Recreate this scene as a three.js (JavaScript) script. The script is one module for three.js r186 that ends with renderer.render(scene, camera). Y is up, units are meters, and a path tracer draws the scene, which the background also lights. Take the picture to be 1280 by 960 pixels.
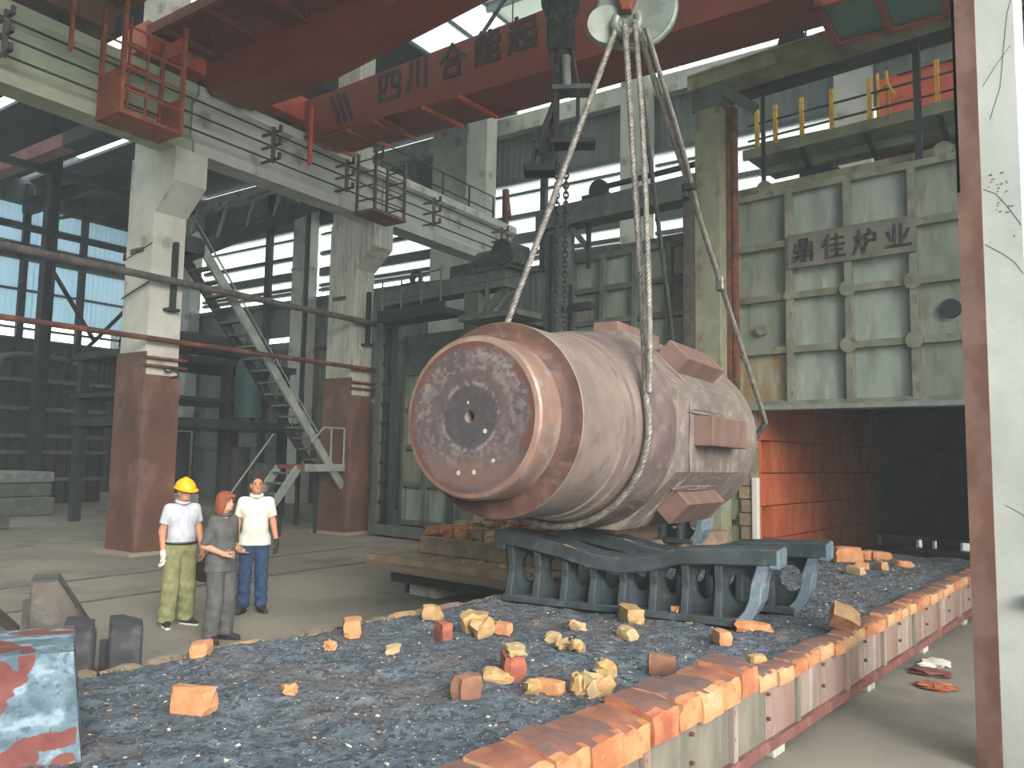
import * as THREE from 'three';
import { RoundedBoxGeometry } from 'three/addons/geometries/RoundedBoxGeometry.js';
import { mergeGeometries, toCreasedNormals, mergeVertices } from 'three/addons/utils/BufferGeometryUtils.js';

// ---------------------------------------------------------------- camera, sky, daylight, exposure
const scene = new THREE.Scene();
const renderer = new THREE.WebGLRenderer({ antialias: true });
renderer.toneMapping = THREE.LinearToneMapping;
renderer.toneMappingExposure = 1.05;
renderer.shadowMap.enabled = true;

const camera = new THREE.PerspectiveCamera(2 * Math.atan(480 / 985) * 180 / Math.PI, 4 / 3, 0.1, 400);
{
  const rad = Math.PI / 180, y = 40.6 * rad, p = 5.25 * rad, r = 1.0 * rad;
  const f = new THREE.Vector3(-Math.sin(y) * Math.cos(p), Math.sin(p), -Math.cos(y) * Math.cos(p));
  const s = new THREE.Vector3(Math.cos(y), 0, -Math.sin(y)), u = s.clone().cross(f);
  const R = s.clone().multiplyScalar(Math.cos(r)).addScaledVector(u, Math.sin(r));
  const U = u.clone().multiplyScalar(Math.cos(r)).addScaledVector(s, -Math.sin(r));
  camera.quaternion.setFromRotationMatrix(new THREE.Matrix4().makeBasis(R, U, f.clone().negate()));
  camera.position.set(0, 2.05, 0);
}
scene.add(camera);

scene.background = new THREE.Color(0.93, 0.99, 1.0).multiplyScalar(3.6);   // bright hazy overcast sky, the same in every direction
const sun = new THREE.DirectionalLight(0xfff3e4, 5.2);                     // the sun behind the haze: very soft
sun.position.set(33, 15.5, 10.5); sun.target.position.set(-5, 0, -8);
sun.castShadow = true; sun.shadow.radius = 60; sun.shadow.mapSize.set(2048, 2048);
Object.assign(sun.shadow.camera, { left: -30, right: 30, top: 30, bottom: -30, near: 1, far: 110 });
scene.add(sun, sun.target);
scene.fog = new THREE.FogExp2(0xe4eef2, 0.004);

// ---------------------------------------------------------------- random numbers and noise
let seed = 7;
const rnd = (a = 0, b = 1) => { seed = (seed + 0x6d2b79f5) | 0; let t = Math.imul(seed ^ (seed >>> 15), 1 | seed); t = (t + Math.imul(t ^ (t >>> 7), 61 | t)) ^ t; return a + (b - a) * (((t ^ (t >>> 14)) >>> 0) / 4294967296); };
const hash = (x, y, s) => { let h = Math.imul(x, 374761393) + Math.imul(y, 668265263) + Math.imul(s, 1442695041); h = Math.imul(h ^ (h >>> 13), 1274126177); return ((h ^ (h >>> 16)) >>> 0) / 4294967296; };
function vnoise(x, y, px, py, s) {
  const xi = Math.floor(x), yi = Math.floor(y), fx = x - xi, fy = y - yi, u = fx * fx * (3 - 2 * fx), v = fy * fy * (3 - 2 * fy);
  const m = (a, n) => ((a % n) + n) % n, x0 = m(xi, px), x1 = m(xi + 1, px), y0 = m(yi, py), y1 = m(yi + 1, py);
  return (hash(x0, y0, s) * (1 - u) + hash(x1, y0, s) * u) * (1 - v) + (hash(x0, y1, s) * (1 - u) + hash(x1, y1, s) * u) * v;
}
function fbm(u, v, nx, ny, oct, s) { let a = 0, w = 0.5, t = 0; for (let i = 0; i < oct; i++) { a += w * vnoise(u * nx, v * ny, nx, ny, s + i); t += w; w *= 0.55; nx *= 2; ny *= 2; } return a / t; }
const clamp = (x, a = 0, b = 1) => Math.min(b, Math.max(a, x)), lerp = (a, b, t) => a + (b - a) * t, smooth = (a, b, x) => { const t = clamp((x - a) / (b - a)); return t * t * (3 - 2 * t); };
const mix3 = (a, b, t) => [lerp(a[0], b[0], t), lerp(a[1], b[1], t), lerp(a[2], b[2], t)];
function makeTex(n, metres, f, srgb = true) {
  const d = new Uint8Array(n * n * 4);
  for (let y = 0; y < n; y++) for (let x = 0; x < n; x++) { const c = f(x / n, y / n), o = (y * n + x) * 4; d[o] = clamp(c[0], 0, 255); d[o + 1] = clamp(c[1], 0, 255); d[o + 2] = clamp(c[2], 0, 255); d[o + 3] = 255; }
  const t = new THREE.DataTexture(d, n, n, THREE.RGBAFormat);
  t.wrapS = t.wrapT = THREE.RepeatWrapping; t.magFilter = THREE.LinearFilter; t.minFilter = THREE.LinearMipmapLinearFilter; t.generateMipmaps = true;
  if (srgb) t.colorSpace = THREE.SRGBColorSpace;
  t.repeat.set(1 / metres, 1 / metres); t.needsUpdate = true;
  return t;
}
// two tones mottled, with specks; nx, ny set the grain's stretch
function mottled(n, metres, a, b, { nx = 6, ny = 6, oct = 5, spots = null, spotLevel = 0.72, fine = 14, s = 1, contrast = 1.6 } = {}) {
  return makeTex(n, metres, (u, v) => {
    const t = clamp((fbm(u, v, nx, ny, oct, s) - 0.5) * contrast * 1.6 + 0.5);
    let c = mix3(a, b, t);
    if (spots) { const k = fbm(u, v, nx * 2, ny * 2, 4, s + 40); c = mix3(c, spots, 0.7 * smooth(spotLevel - 0.16, spotLevel + 0.14, k)); }
    const g = (hash(Math.round(u * n), Math.round(v * n), s + 9) - 0.5) * fine;
    return [c[0] + g, c[1] + g, c[2] + g];
  });
}
const bumpTex = (metres, nx, s, oct = 6) => makeTex(512, metres, (u, v) => { const k = fbm(u, v, nx, nx, oct, s) * 255; return [k, k, k]; }, false);

// ---------------------------------------------------------------- materials
const bumpFine = bumpTex(1, 12, 201), bumpCoarse = bumpTex(1.5, 5, 211);
const std = (map, roughness, extra = {}) => new THREE.MeshStandardMaterial({ map, roughness, ...extra });
const plain = (hex, roughness = 0.8, extra = {}) => new THREE.MeshStandardMaterial({ color: hex, roughness, ...extra });
const M = {
  floor: std(mottled(1024, 7, [144, 138, 126], [123, 119, 111], { nx: 4, ny: 4, oct: 7, spots: [98, 96, 92], spotLevel: 0.68, s: 3 }), 0.9, { bumpMap: bumpFine, bumpScale: 0.003 }),
  concrete: std(mottled(512, 2.5, [206, 207, 197], [184, 186, 176], { nx: 4, ny: 3, oct: 6, spots: [138, 138, 126], spotLevel: 0.7, s: 11 }), 0.92, { bumpMap: bumpFine, bumpScale: 0.002 }),
  concreteStreak: std(mottled(512, 2.5, [204, 204, 192], [170, 171, 160], { nx: 14, ny: 2, oct: 5, spots: [122, 118, 104], spotLevel: 0.7, s: 14 }), 0.92),
  concreteGreen: std(mottled(512, 2.5, [182, 190, 164], [160, 168, 144], { nx: 3, ny: 10, oct: 5, spots: [176, 180, 160], spotLevel: 0.66, s: 13 }), 0.92),
  concreteWhite: std(mottled(1024, 2, [184, 190, 186], [164, 170, 167], { nx: 3, ny: 3, oct: 7, spots: [168, 174, 168], spotLevel: 0.72, s: 15 }), 0.9, { bumpMap: bumpFine, bumpScale: 0.003 }),
  rustClad: std(mottled(512, 2, [112, 78, 66], [92, 68, 60], { nx: 4, ny: 3, oct: 6, spots: [128, 104, 96], spotLevel: 0.64, s: 17 }), 0.6, { metalness: 0.2 }),
  rust: std(mottled(512, 1.2, [122, 72, 52], [84, 56, 48], { nx: 6, ny: 6, oct: 6, spots: [146, 92, 66], spotLevel: 0.66, s: 19 }), 0.85),
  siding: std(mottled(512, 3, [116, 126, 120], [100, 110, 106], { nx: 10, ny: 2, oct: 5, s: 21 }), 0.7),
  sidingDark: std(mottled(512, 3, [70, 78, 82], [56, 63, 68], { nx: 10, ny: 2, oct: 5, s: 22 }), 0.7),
  purlin: plain(0x5a6466, 0.7),
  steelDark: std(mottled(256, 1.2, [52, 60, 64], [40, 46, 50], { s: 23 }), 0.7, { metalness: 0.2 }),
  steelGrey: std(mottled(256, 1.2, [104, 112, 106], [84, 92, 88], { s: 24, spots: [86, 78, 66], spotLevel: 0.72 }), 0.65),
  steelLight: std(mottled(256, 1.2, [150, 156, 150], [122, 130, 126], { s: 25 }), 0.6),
  olive: std(mottled(512, 1.6, [152, 156, 130], [130, 134, 112], { nx: 4, ny: 3, spots: [108, 98, 80], spotLevel: 0.7, s: 27 }), 0.65),
  doorPanel: std(mottled(512, 1.9, [152, 164, 154], [130, 142, 132], { nx: 9, ny: 2, oct: 6, spots: [176, 184, 174], spotLevel: 0.7, s: 29 }), 0.75),
  doorPanelB: std(mottled(512, 1.9, [142, 150, 138], [120, 130, 118], { nx: 9, ny: 2, oct: 6, spots: [112, 112, 96], spotLevel: 0.68, s: 30 }), 0.75),
  doorPanelRust: std(mottled(512, 1.9, [158, 158, 138], [140, 126, 96], { nx: 7, ny: 2, oct: 6, spots: [150, 106, 66], spotLevel: 0.62, s: 31 }), 0.75),
  doorRib: std(mottled(512, 1.4, [136, 140, 124], [112, 116, 102], { nx: 4, ny: 4, spots: [96, 88, 72], spotLevel: 0.7, s: 32 }), 0.7),
  sign: std(mottled(256, 1.2, [118, 118, 106], [100, 102, 92], { s: 33 }), 0.7),
  inkDark: plain(0x34383a, 0.8), inkNavy: plain(0x3a2a30, 0.7),
  craneRed: std(mottled(512, 2.4, [140, 64, 48], [118, 56, 44], { nx: 3, ny: 5, oct: 6, spots: [110, 52, 44], spotLevel: 0.7, s: 35 }), 0.55),
  craneDark: std(mottled(512, 2.4, [128, 56, 46], [98, 46, 40], { nx: 4, ny: 4, oct: 6, s: 36 }), 0.65),
  craneOrange: std(mottled(512, 2.4, [206, 92, 56], [184, 80, 50], { nx: 4, ny: 4, oct: 6, spots: [140, 70, 50], spotLevel: 0.72, s: 37 }), 0.55),
  craneBrown: std(mottled(512, 2.4, [128, 92, 74], [104, 76, 64], { nx: 4, ny: 4, oct: 6, s: 38 }), 0.7),
  cageOrange: std(mottled(256, 1.2, [170, 88, 54], [132, 70, 52], { s: 39 }), 0.7),
  pinkBeam: std(mottled(256, 2, [168, 118, 110], [140, 100, 96], { s: 40 }), 0.7),
  yellow: std(mottled(256, 1, [232, 184, 66], [206, 154, 54], { s: 41, nx: 10, ny: 10 }), 0.6),
  slag: null, slagDark: null,
  castIron: std(mottled(512, 1.1, [64, 75, 80], [44, 53, 58], { nx: 6, ny: 6, oct: 6, spots: [84, 97, 102], spotLevel: 0.7, s: 43 }), 0.75, { bumpMap: bumpCoarse, bumpScale: 0.02 }),
  castIronLit: std(mottled(512, 0.9, [112, 134, 148], [84, 102, 114], { nx: 6, ny: 6, oct: 6, spots: [152, 150, 156], spotLevel: 0.66, s: 44 }), 0.8, { bumpMap: bumpCoarse, bumpScale: 0.015 }),  // paler bluish castIron: light on the end blocks put into the colour
  castIronDark: std(mottled(512, 0.9, [66, 66, 70], [46, 48, 54], { nx: 5, ny: 5, oct: 6, spots: [88, 88, 92], spotLevel: 0.68, s: 45 }), 0.8),
  ironBrown: std(mottled(512, 0.9, [96, 90, 86], [70, 66, 66], { nx: 5, ny: 5, oct: 6, spots: [110, 112, 110], spotLevel: 0.68, s: 46 }), 0.85),
  plate: [0, 1, 2, 3].map((i) => std(mottled(512, 1.3, [[124, 120, 108], [142, 122, 114], [150, 138, 130], [134, 118, 108]][i], [[102, 100, 90], [128, 96, 86], [132, 116, 110], [136, 98, 84]][i], { nx: 9, ny: 2, oct: 6, spots: [[136, 132, 120], [172, 158, 152], [176, 168, 162], [166, 150, 142]][i], spotLevel: 0.64, s: 50 + i }), 0.8)),
  edgeRed: std(mottled(512, 1.2, [126, 80, 74], [104, 72, 68], { nx: 8, ny: 3, oct: 6, spots: [158, 112, 104], spotLevel: 0.68, s: 56 }), 0.8),
  brickSkin: [0, 1, 2].map((i) => std(mottled(256, 0.6, [[136, 92, 78], [146, 94, 72], [122, 88, 80]][i], [[110, 80, 74], [124, 80, 66], [102, 80, 76]][i], { nx: 5, ny: 5, oct: 6, spots: [[98, 80, 80], [158, 108, 80], [92, 80, 82]][i], spotLevel: 0.68, s: 60 + i }), 0.9, { bumpMap: bumpFine, bumpScale: 0.006 })),
  brickFace: [0, 1, 2, 3].map((i) => std(mottled(256, 0.4, [[186, 139, 96], [179, 124, 85], [193, 158, 120], [177, 117, 85]][i], [[169, 113, 77], [164, 101, 70], [179, 137, 97], [155, 85, 64]][i], { nx: 4, ny: 4, oct: 6, spots: [[160, 90, 63], [190, 143, 103], [200, 176, 143], [177, 127, 96]][i], spotLevel: 0.7, s: 65 + i }), 0.92, { bumpMap: bumpFine, bumpScale: 0.006 })),
  brickTan: std(mottled(256, 0.4, [184, 153, 110], [169, 132, 90], { nx: 4, ny: 4, oct: 6, spots: [195, 172, 132], spotLevel: 0.7, s: 70 }), 0.92, { bumpMap: bumpFine, bumpScale: 0.006 }),
  brickYellow: std(mottled(256, 0.4, [184, 160, 113], [167, 136, 90], { nx: 5, ny: 5, oct: 6, s: 71 }), 0.92, { bumpMap: bumpFine, bumpScale: 0.006 }),
  brickRed: std(mottled(256, 0.4, [160, 90, 71], [139, 78, 66], { nx: 5, ny: 5, oct: 6, spots: [179, 113, 80], spotLevel: 0.68, s: 72 }), 0.92, { bumpMap: bumpFine, bumpScale: 0.006 }),
  brickBrown: std(mottled(256, 0.4, [144, 104, 80], [125, 90, 73], { nx: 5, ny: 5, oct: 6, s: 73 }), 0.92, { bumpMap: bumpFine, bumpScale: 0.006 }),
  refractory: [0, 1, 2].map((i) => std(mottled(512, 1.1, [[208, 112, 66], [204, 106, 66], [210, 116, 70]][i], [[190, 94, 58], [186, 92, 58], [192, 98, 60]][i], { nx: 6, ny: 3, oct: 6, spots: [[212, 136, 88], [178, 92, 62], [214, 142, 94]][i], spotLevel: 0.68, s: 75 + i }), 0.9)),
  darkLining: std(mottled(512, 1.4, [62, 58, 52], [44, 44, 42], { nx: 4, ny: 4, s: 79 }), 0.95),  // dark lining: the shade of the furnace mouth is put into this colour
  sandTan: std(mottled(512, 1, [150, 132, 112], [122, 108, 94], { nx: 5, ny: 5, oct: 6, spots: [172, 150, 122], spotLevel: 0.68, s: 80 }), 0.95),
  wood: std(mottled(512, 1.2, [132, 118, 102], [104, 92, 80], { nx: 2, ny: 18, oct: 5, s: 81 }), 0.9),
  rollSteel: std(mottled(1024, 1.6, [150, 136, 127], [128, 116, 110], { nx: 6, ny: 5, oct: 7, spots: [112, 102, 104], spotLevel: 0.7, s: 83 }), 0.55, { metalness: 0.25, bumpMap: bumpFine, bumpScale: 0.002 }),
  rollFlange: std(mottled(512, 0.9, [104, 74, 64], [84, 62, 56], { nx: 6, ny: 6, oct: 6, spots: [120, 96, 88], spotLevel: 0.66, s: 184 }), 0.75, { metalness: 0.15 }),  // rust-brown tone, darker than the barrel
  rollNeck: std(mottled(512, 1.1, [160, 128, 110], [134, 112, 104], { nx: 6, ny: 6, oct: 7, spots: [150, 146, 142], spotLevel: 0.64, s: 185 }), 0.5, { metalness: 0.3, bumpMap: bumpFine, bumpScale: 0.003 }),
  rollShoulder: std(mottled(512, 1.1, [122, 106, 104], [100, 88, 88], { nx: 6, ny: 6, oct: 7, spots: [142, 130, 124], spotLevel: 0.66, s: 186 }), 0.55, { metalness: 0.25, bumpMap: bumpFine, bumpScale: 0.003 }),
  rollOct: std(mottled(1024, 1.2, [152, 139, 131], [130, 119, 113], { nx: 7, ny: 7, oct: 7, spots: [176, 170, 164], spotLevel: 0.66, s: 84 }), 0.6, { metalness: 0.2, bumpMap: bumpFine, bumpScale: 0.004 }),
  rollKey: std(mottled(512, 0.8, [140, 112, 101], [122, 98, 90], { nx: 5, ny: 5, oct: 6, s: 85 }), 0.7),
  rope: std(mottled(256, 0.4, [150, 146, 138], [104, 102, 98], { nx: 8, ny: 8, s: 86 }), 0.5, { metalness: 0.4 }),
  ropeDark: std(mottled(256, 0.4, [92, 94, 92], [66, 68, 68], { nx: 8, ny: 8, s: 87 }), 0.6, { metalness: 0.3 }),
  oily: std(mottled(256, 0.8, [58, 62, 54], [40, 44, 42], { s: 88, spots: [92, 104, 84], spotLevel: 0.7 }), 0.5),
  hookGrey: std(mottled(512, 0.9, [140, 150, 142], [116, 126, 120], { s: 89 }), 0.45, { metalness: 0.3 }),
  teal: plain(0x2f5456, 0.6), machineGreen: plain(0x3c5450, 0.6),
  white: plain(0xdcdcd4, 0.6), lampWhite: plain(0xf2f2ea, 0.3),
  skin: plain(0xb98468, 0.6), skinPale: plain(0xc49478, 0.6), skinArm: plain(0xa87a60, 0.6), hairRed: plain(0x8a4a30, 0.6), hairBlack: plain(0x2c2624, 0.7),
  shirtBlue: std(mottled(256, 0.25, [190, 194, 204], [172, 178, 192], { nx: 10, ny: 3, s: 91 }), 0.9), shirtWhite: std(mottled(256, 0.4, [224, 226, 218], [206, 210, 200], { s: 92 }), 0.9),
  uniform: std(mottled(256, 0.4, [92, 92, 92], [76, 78, 80], { s: 93 }), 0.9), khaki: std(mottled(256, 0.4, [140, 142, 104], [116, 120, 84], { s: 94 }), 0.9), jeans: std(mottled(256, 0.3, [48, 72, 108], [36, 56, 88], { s: 95 }), 0.9),
  helmet: plain(0xf2b418, 0.35), glove: plain(0xd8d4c4, 0.9), shoe: plain(0x2a2a30, 0.7), sole: plain(0xd6d6d0, 0.7), black: plain(0x26282a, 0.6),
  glass: new THREE.MeshPhysicalMaterial({ color: 0xd2e4dc, transmission: 1, thickness: 0, roughness: 0.08 }),
  glassTeal: new THREE.MeshPhysicalMaterial({ color: 0x9cc0b8, transmission: 0.85, thickness: 0, roughness: 0.25 }),
  sheet: new THREE.MeshPhysicalMaterial({ color: 0xeef2e8, transmission: 0.55, thickness: 0, roughness: 0.95 }),
  sheetBlue: new THREE.MeshPhysicalMaterial({ color: 0xcfe2ea, transmission: 0.55, thickness: 0, roughness: 0.95 }),
  fillSkylight: new THREE.MeshPhysicalMaterial({ color: 0xf4f6f2, transmission: 0.92, thickness: 0, roughness: 0.8 }),  // roof strips added as fill light, mostly out of view
  sheetRoof: new THREE.MeshPhysicalMaterial({ color: 0xd8dcd6, transmission: 0.3, thickness: 0, roughness: 0.95 }),
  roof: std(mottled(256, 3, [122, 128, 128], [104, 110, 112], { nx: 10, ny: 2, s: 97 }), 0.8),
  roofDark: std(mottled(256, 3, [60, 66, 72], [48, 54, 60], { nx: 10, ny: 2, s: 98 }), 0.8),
};
// slag and scale on the car: slate blue-grey with pale and brown flecks
M.slag = std(makeTex(1024, 2.6, (u, v) => {
  const a = fbm(u, v, 5, 5, 6, 301), b = fbm(u, v, 34, 24, 4, 311), c = fbm(u, v, 90, 70, 2, 321), k = hash(Math.floor(u * 340), Math.floor(v * 340), 5);
  let col = mix3([72, 81, 90], [102, 114, 126], clamp((b - 0.5) * 2.2 + 0.5));
  col = mix3(col, [100, 94, 94], smooth(0.5, 0.66, a) * 0.7);
  col = mix3(col, [60, 66, 74], smooth(0.6, 0.72, c));
  if (k > 0.993) col = [196, 196, 186]; else if (k > 0.988) col = [150, 118, 92];
  return col;
}), 0.85, { bumpMap: bumpTex(1.2, 14, 221), bumpScale: 0.03 });
M.chip = new THREE.MeshStandardMaterial({ color: 0xffffff, roughness: 0.85 });

// ---------------------------------------------------------------- helpers
const V = (x, y, z) => new THREE.Vector3(x, y, z);
const BT = 6.6 * Math.PI / 180, bd1 = V(-Math.sin(BT), 0, -Math.cos(BT)), bd2 = V(Math.cos(BT), 0, -Math.sin(BT));
const hallAt = (x, y, z) => bd2.clone().multiplyScalar(x).addScaledVector(bd1, -z).setY(y);   // the hall's own axes stand 6.6 degrees off the furnace's
const bare = (g) => { const n = g.index ? g.toNonIndexed() : g.clone(); for (const k of Object.keys(n.attributes)) if (k !== 'position' && k !== 'normal') n.deleteAttribute(k); n.morphAttributes = {}; n.clearGroups(); if (!n.attributes.normal) n.computeVertexNormals(); return n; };
const put = (g, x = 0, y = 0, z = 0, rx = 0, ry = 0, rz = 0) => g.applyMatrix4(new THREE.Matrix4().makeRotationFromEuler(new THREE.Euler(rx, ry, rz)).setPosition(x, y, z));
const box = (w, h, d, x = 0, y = 0, z = 0, r = 0) => put(bare(r ? new RoundedBoxGeometry(w, h, d, 1, r) : new THREE.BoxGeometry(w, h, d)), x, y, z);
const span = (x0, x1, y0, y1, z0, z1, r = 0) => box(Math.abs(x1 - x0), Math.abs(y1 - y0), Math.abs(z1 - z0), (x0 + x1) / 2, (y0 + y1) / 2, (z0 + z1) / 2, r);
function bar(a, b, w, h = w, up = V(0, 1, 0)) {
  const A = V(...a), B = V(...b), d = B.clone().sub(A), L = d.length(); d.normalize();
  let u = Math.abs(d.dot(up)) > 0.98 ? V(1, 0, 0) : up.clone(); const s = d.clone().cross(u).normalize(); u = s.clone().cross(d);
  return bare(new THREE.BoxGeometry(w, h, L)).applyMatrix4(new THREE.Matrix4().makeBasis(s, u, d.clone().negate()).setPosition(A.add(B).multiplyScalar(0.5)));
}
function rod(a, b, r, seg = 8, r2 = r) {
  const A = V(...a), B = V(...b), d = B.clone().sub(A), L = d.length();
  return bare(new THREE.CylinderGeometry(r2, r, L, seg)).applyQuaternion(new THREE.Quaternion().setFromUnitVectors(V(0, 1, 0), d.normalize())).translate((A.x + B.x) / 2, (A.y + B.y) / 2, (A.z + B.z) / 2);
}
const cyl = (r, h, x, y, z, axis = 'y', seg = 20, r2 = r) => put(bare(new THREE.CylinderGeometry(r2, r, h, seg)), x, y, z, axis === 'z' ? Math.PI / 2 : 0, 0, axis === 'x' ? Math.PI / 2 : 0);
const tube = (pts, r, seg = 8, n = pts.length * 8) => bare(new THREE.TubeGeometry(new THREE.CatmullRomCurve3(pts.map((p) => V(...p))), n, r, seg));
function extr(pts, depth, { holes = [], bevel = 0 } = {}) {
  const s = new THREE.Shape(pts.map((p) => new THREE.Vector2(...p)));
  for (const h of holes) s.holes.push(new THREE.Path(h.map((p) => new THREE.Vector2(...p))));
  return bare(new THREE.ExtrudeGeometry(s, { depth, bevelEnabled: bevel > 0, bevelSize: bevel, bevelThickness: bevel, bevelSegments: 1, curveSegments: 6 }));
}
function corrugated(w, h, pitch = 0.25, amp = 0.025) {
  const n = Math.max(2, Math.round(w / pitch * 4)), g = new THREE.PlaneGeometry(w, h, n, 1), p = g.attributes.position;
  for (let i = 0; i < p.count; i++) p.setZ(i, amp * Math.sin((p.getX(i) + w / 2) / pitch * Math.PI * 2));
  g.computeVertexNormals();
  return bare(g);
}
function closedSheet(w, h, pitch, amp) { return mergeGeometries([corrugated(w, h, pitch, amp), put(corrugated(w, h, pitch, amp), 0, 0, -0.012, 0, 0, 0)]); }
function uvBox(g) {
  const p = g.attributes.position, n = g.attributes.normal, uv = new Float32Array(p.count * 2), a = V(0, 0, 0), b = V(0, 0, 0), c = V(0, 0, 0);
  for (let i = 0; i < p.count; i += 3) {
    a.fromBufferAttribute(p, i); b.fromBufferAttribute(p, i + 1).sub(a); c.fromBufferAttribute(p, i + 2).sub(a); b.cross(c);
    const x = Math.abs(b.x), y = Math.abs(b.y), z = Math.abs(b.z);
    for (let k = i; k < i + 3; k++) {
      const X = p.getX(k), Y = p.getY(k), Z = p.getZ(k);
      if (x >= y && x >= z) { uv[k * 2] = Z; uv[k * 2 + 1] = Y; } else if (y >= z) { uv[k * 2] = X; uv[k * 2 + 1] = Z; } else { uv[k * 2] = X; uv[k * 2 + 1] = Y; }
    }
  }
  g.setAttribute('uv', new THREE.BufferAttribute(uv, 2)); g.userData.metric = true;
  return g;
}
const solid = (geos) => uvBox(mergeGeometries([].concat(geos).map(bare)));
const taken = {};
const numbered = (name) => { const k = taken[name] = (taken[name] ?? -1) + 1; return k ? name + '_' + String(k).padStart(3, '0') : name; };
function tag(o, label, category, opts = {}) { o.userData.label = label; if (category) o.userData.category = category; if (opts.group) o.userData.group = opts.group; if (opts.kind) o.userData.kind = opts.kind; return o; }
function part(name, geos, m, parent, x = 0, y = 0, z = 0, ry = 0) {
  const g = geos.isBufferGeometry && geos.userData.metric ? geos : solid(geos);
  const o = new THREE.Mesh(g, m); o.name = name; o.position.set(x, y, z); o.rotation.y = ry; parent.add(o);
  return o;
}
function thing(name, label, category, pos = [0, 0, 0], turn = 0, opts = {}) {
  const o = new THREE.Group(); o.name = numbered(name); o.position.set(...pos); o.rotation.y = turn; scene.add(o);
  return tag(o, label, category, opts);
}
const thingB = (name, label, category, [x, y, z], opts = {}, turn = 0) => thing(name, label, category, hallAt(x, y, z).toArray(), BT + turn, opts);
function solo(name, label, category, geos, m, pos = [0, 0, 0], turn = 0, opts = {}) {
  const o = part(numbered(name), geos, m, scene, ...pos, turn);
  return tag(o, label, category, opts);
}
const soloB = (name, label, category, geos, m, [x, y, z], opts = {}, turn = 0) => solo(name, label, category, geos, m, hallAt(x, y, z).toArray(), BT + turn, opts);
function struct(name, pos = [0, 0, 0], turn = 0) { const o = new THREE.Group(); o.name = name; o.position.set(...pos); o.rotation.y = turn; o.userData.kind = 'structure'; scene.add(o); return o; }
const structB = (name, x = 0, y = 0, z = 0) => struct(name, hallAt(x, y, z).toArray(), BT);

// ---------------------------------------------------------------- the hall
{
  const f = part('floor', box(62, 0.3, 62, 0, -0.15, 0), M.floor, scene, -17, 0, 0); f.userData.kind = 'structure';
}
const WALLZ = -22.5, COLX = [-41, -33.4, -25.4, -17.5, -10.25, -3.9, 3.5], SILL = 8.5, HEAD = 11.6;
{
  // far wall: corrugated cladding below, a band of translucent sheets over an open gap, cladding and a pale tie beam above
  const w = structB('wall_back', 0, 0, WALLZ);
  for (let i = 0; i + 1 < COLX.length; i++) {
    const x0 = COLX[i], x1 = COLX[i + 1], wd = x1 - x0, cx = (x0 + x1) / 2;
    if (i === 1) { part('siding_panel', put(closedSheet(wd, 6.78, 0.25, 0.02), cx, 3.39, 0), M.siding, w); part('siding_panel', put(closedSheet(wd, SILL - 7.0, 0.25, 0.02), cx, (SILL + 7.0) / 2, 0), M.siding, w); part('siding_panel', put(closedSheet(4.6, 0.24, 0.25, 0.02), x0 + 2.3, 6.89, 0), M.siding, w); }
    else if (i === 5) part('siding_panel', put(closedSheet(wd, SILL - 2.6, 0.25, 0.02), cx, (SILL + 2.6) / 2, 0), M.siding, w);
    else part('siding_panel', put(closedSheet(wd, SILL, 0.25, 0.02), cx, SILL / 2, 0), M.siding, w);
    part('siding_panel', put(closedSheet(wd, 1.9, 0.25, 0.02), cx, HEAD + 0.95, 0), M.siding, w);
  }
  for (const y of [2.2, 4.4, 6.4]) part('girt', span(-41, 3.5, y - 0.06, y + 0.06, 0.03, 0.15), M.steelGrey, w);
  part('sill_beam', span(-41, 3.5, SILL - 0.12, SILL + 0.06, -0.1, 0.18), M.purlin, w);
  part('head_beam', span(-41, 3.5, HEAD, HEAD + 0.14, -0.1, 0.18), M.purlin, w);
  part('tie_beam', span(-41, 3.5, 13.4, 14.0, -0.2, 0.35), M.concrete, w);
  part('wind_post', span(-28.2, -27.95, 0, 13.4, 0.1, 0.34), M.steelDark, w);
  part('wind_post', span(-13.95, -13.75, 8.3, 13.4, 0.1, 0.3), M.steelDark, w);
  for (let i = 0; i + 1 < COLX.length; i++) {                                     // one window band to each bay
    const x0 = COLX[i] + 0.42, x1 = COLX[i + 1] - 0.42, wd = x1 - x0, cx = (x0 + x1) / 2, win = structB('window_' + (i + 1), 0, 0, WALLZ);
    for (const [a, b, lean] of [[11.22, 11.58, 0.5], [10.5, 11.2, 0.12], [9.84, 10.32, 0.12], [9.12, 9.44, 0.2], [8.92, 9.0, 0.1]]) part('translucent_sheet', put(corrugated(wd, (b - a) / Math.cos(lean), 0.16, 0.016), cx, (a + b) / 2, -0.02, lean), M.sheet, win);
    for (const [a, b] of [[11.2, 11.28], [10.34, 10.5], [9.44, 9.8], [9.0, 9.12], [8.8, 8.92]]) part('purlin', span(x0, x1, a, b, -0.12, 0.1), M.purlin, win);
  }
  // clerestory of pale sheets under the roof
  const c = structB('window_7', 0, 0, WALLZ);
  for (let x = -17; x < 3; x += 2) part('translucent_sheet', put(corrugated(1.94, 3.2, 0.16, 0.016), x + 0.97, 15.6, 0), M.sheet, c);
  for (const y of [14.05, 15.6, 17.2]) part('purlin', span(-17, 3.5, y - 0.05, y + 0.05, -0.05, 0.08), M.purlin, c);
}
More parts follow.
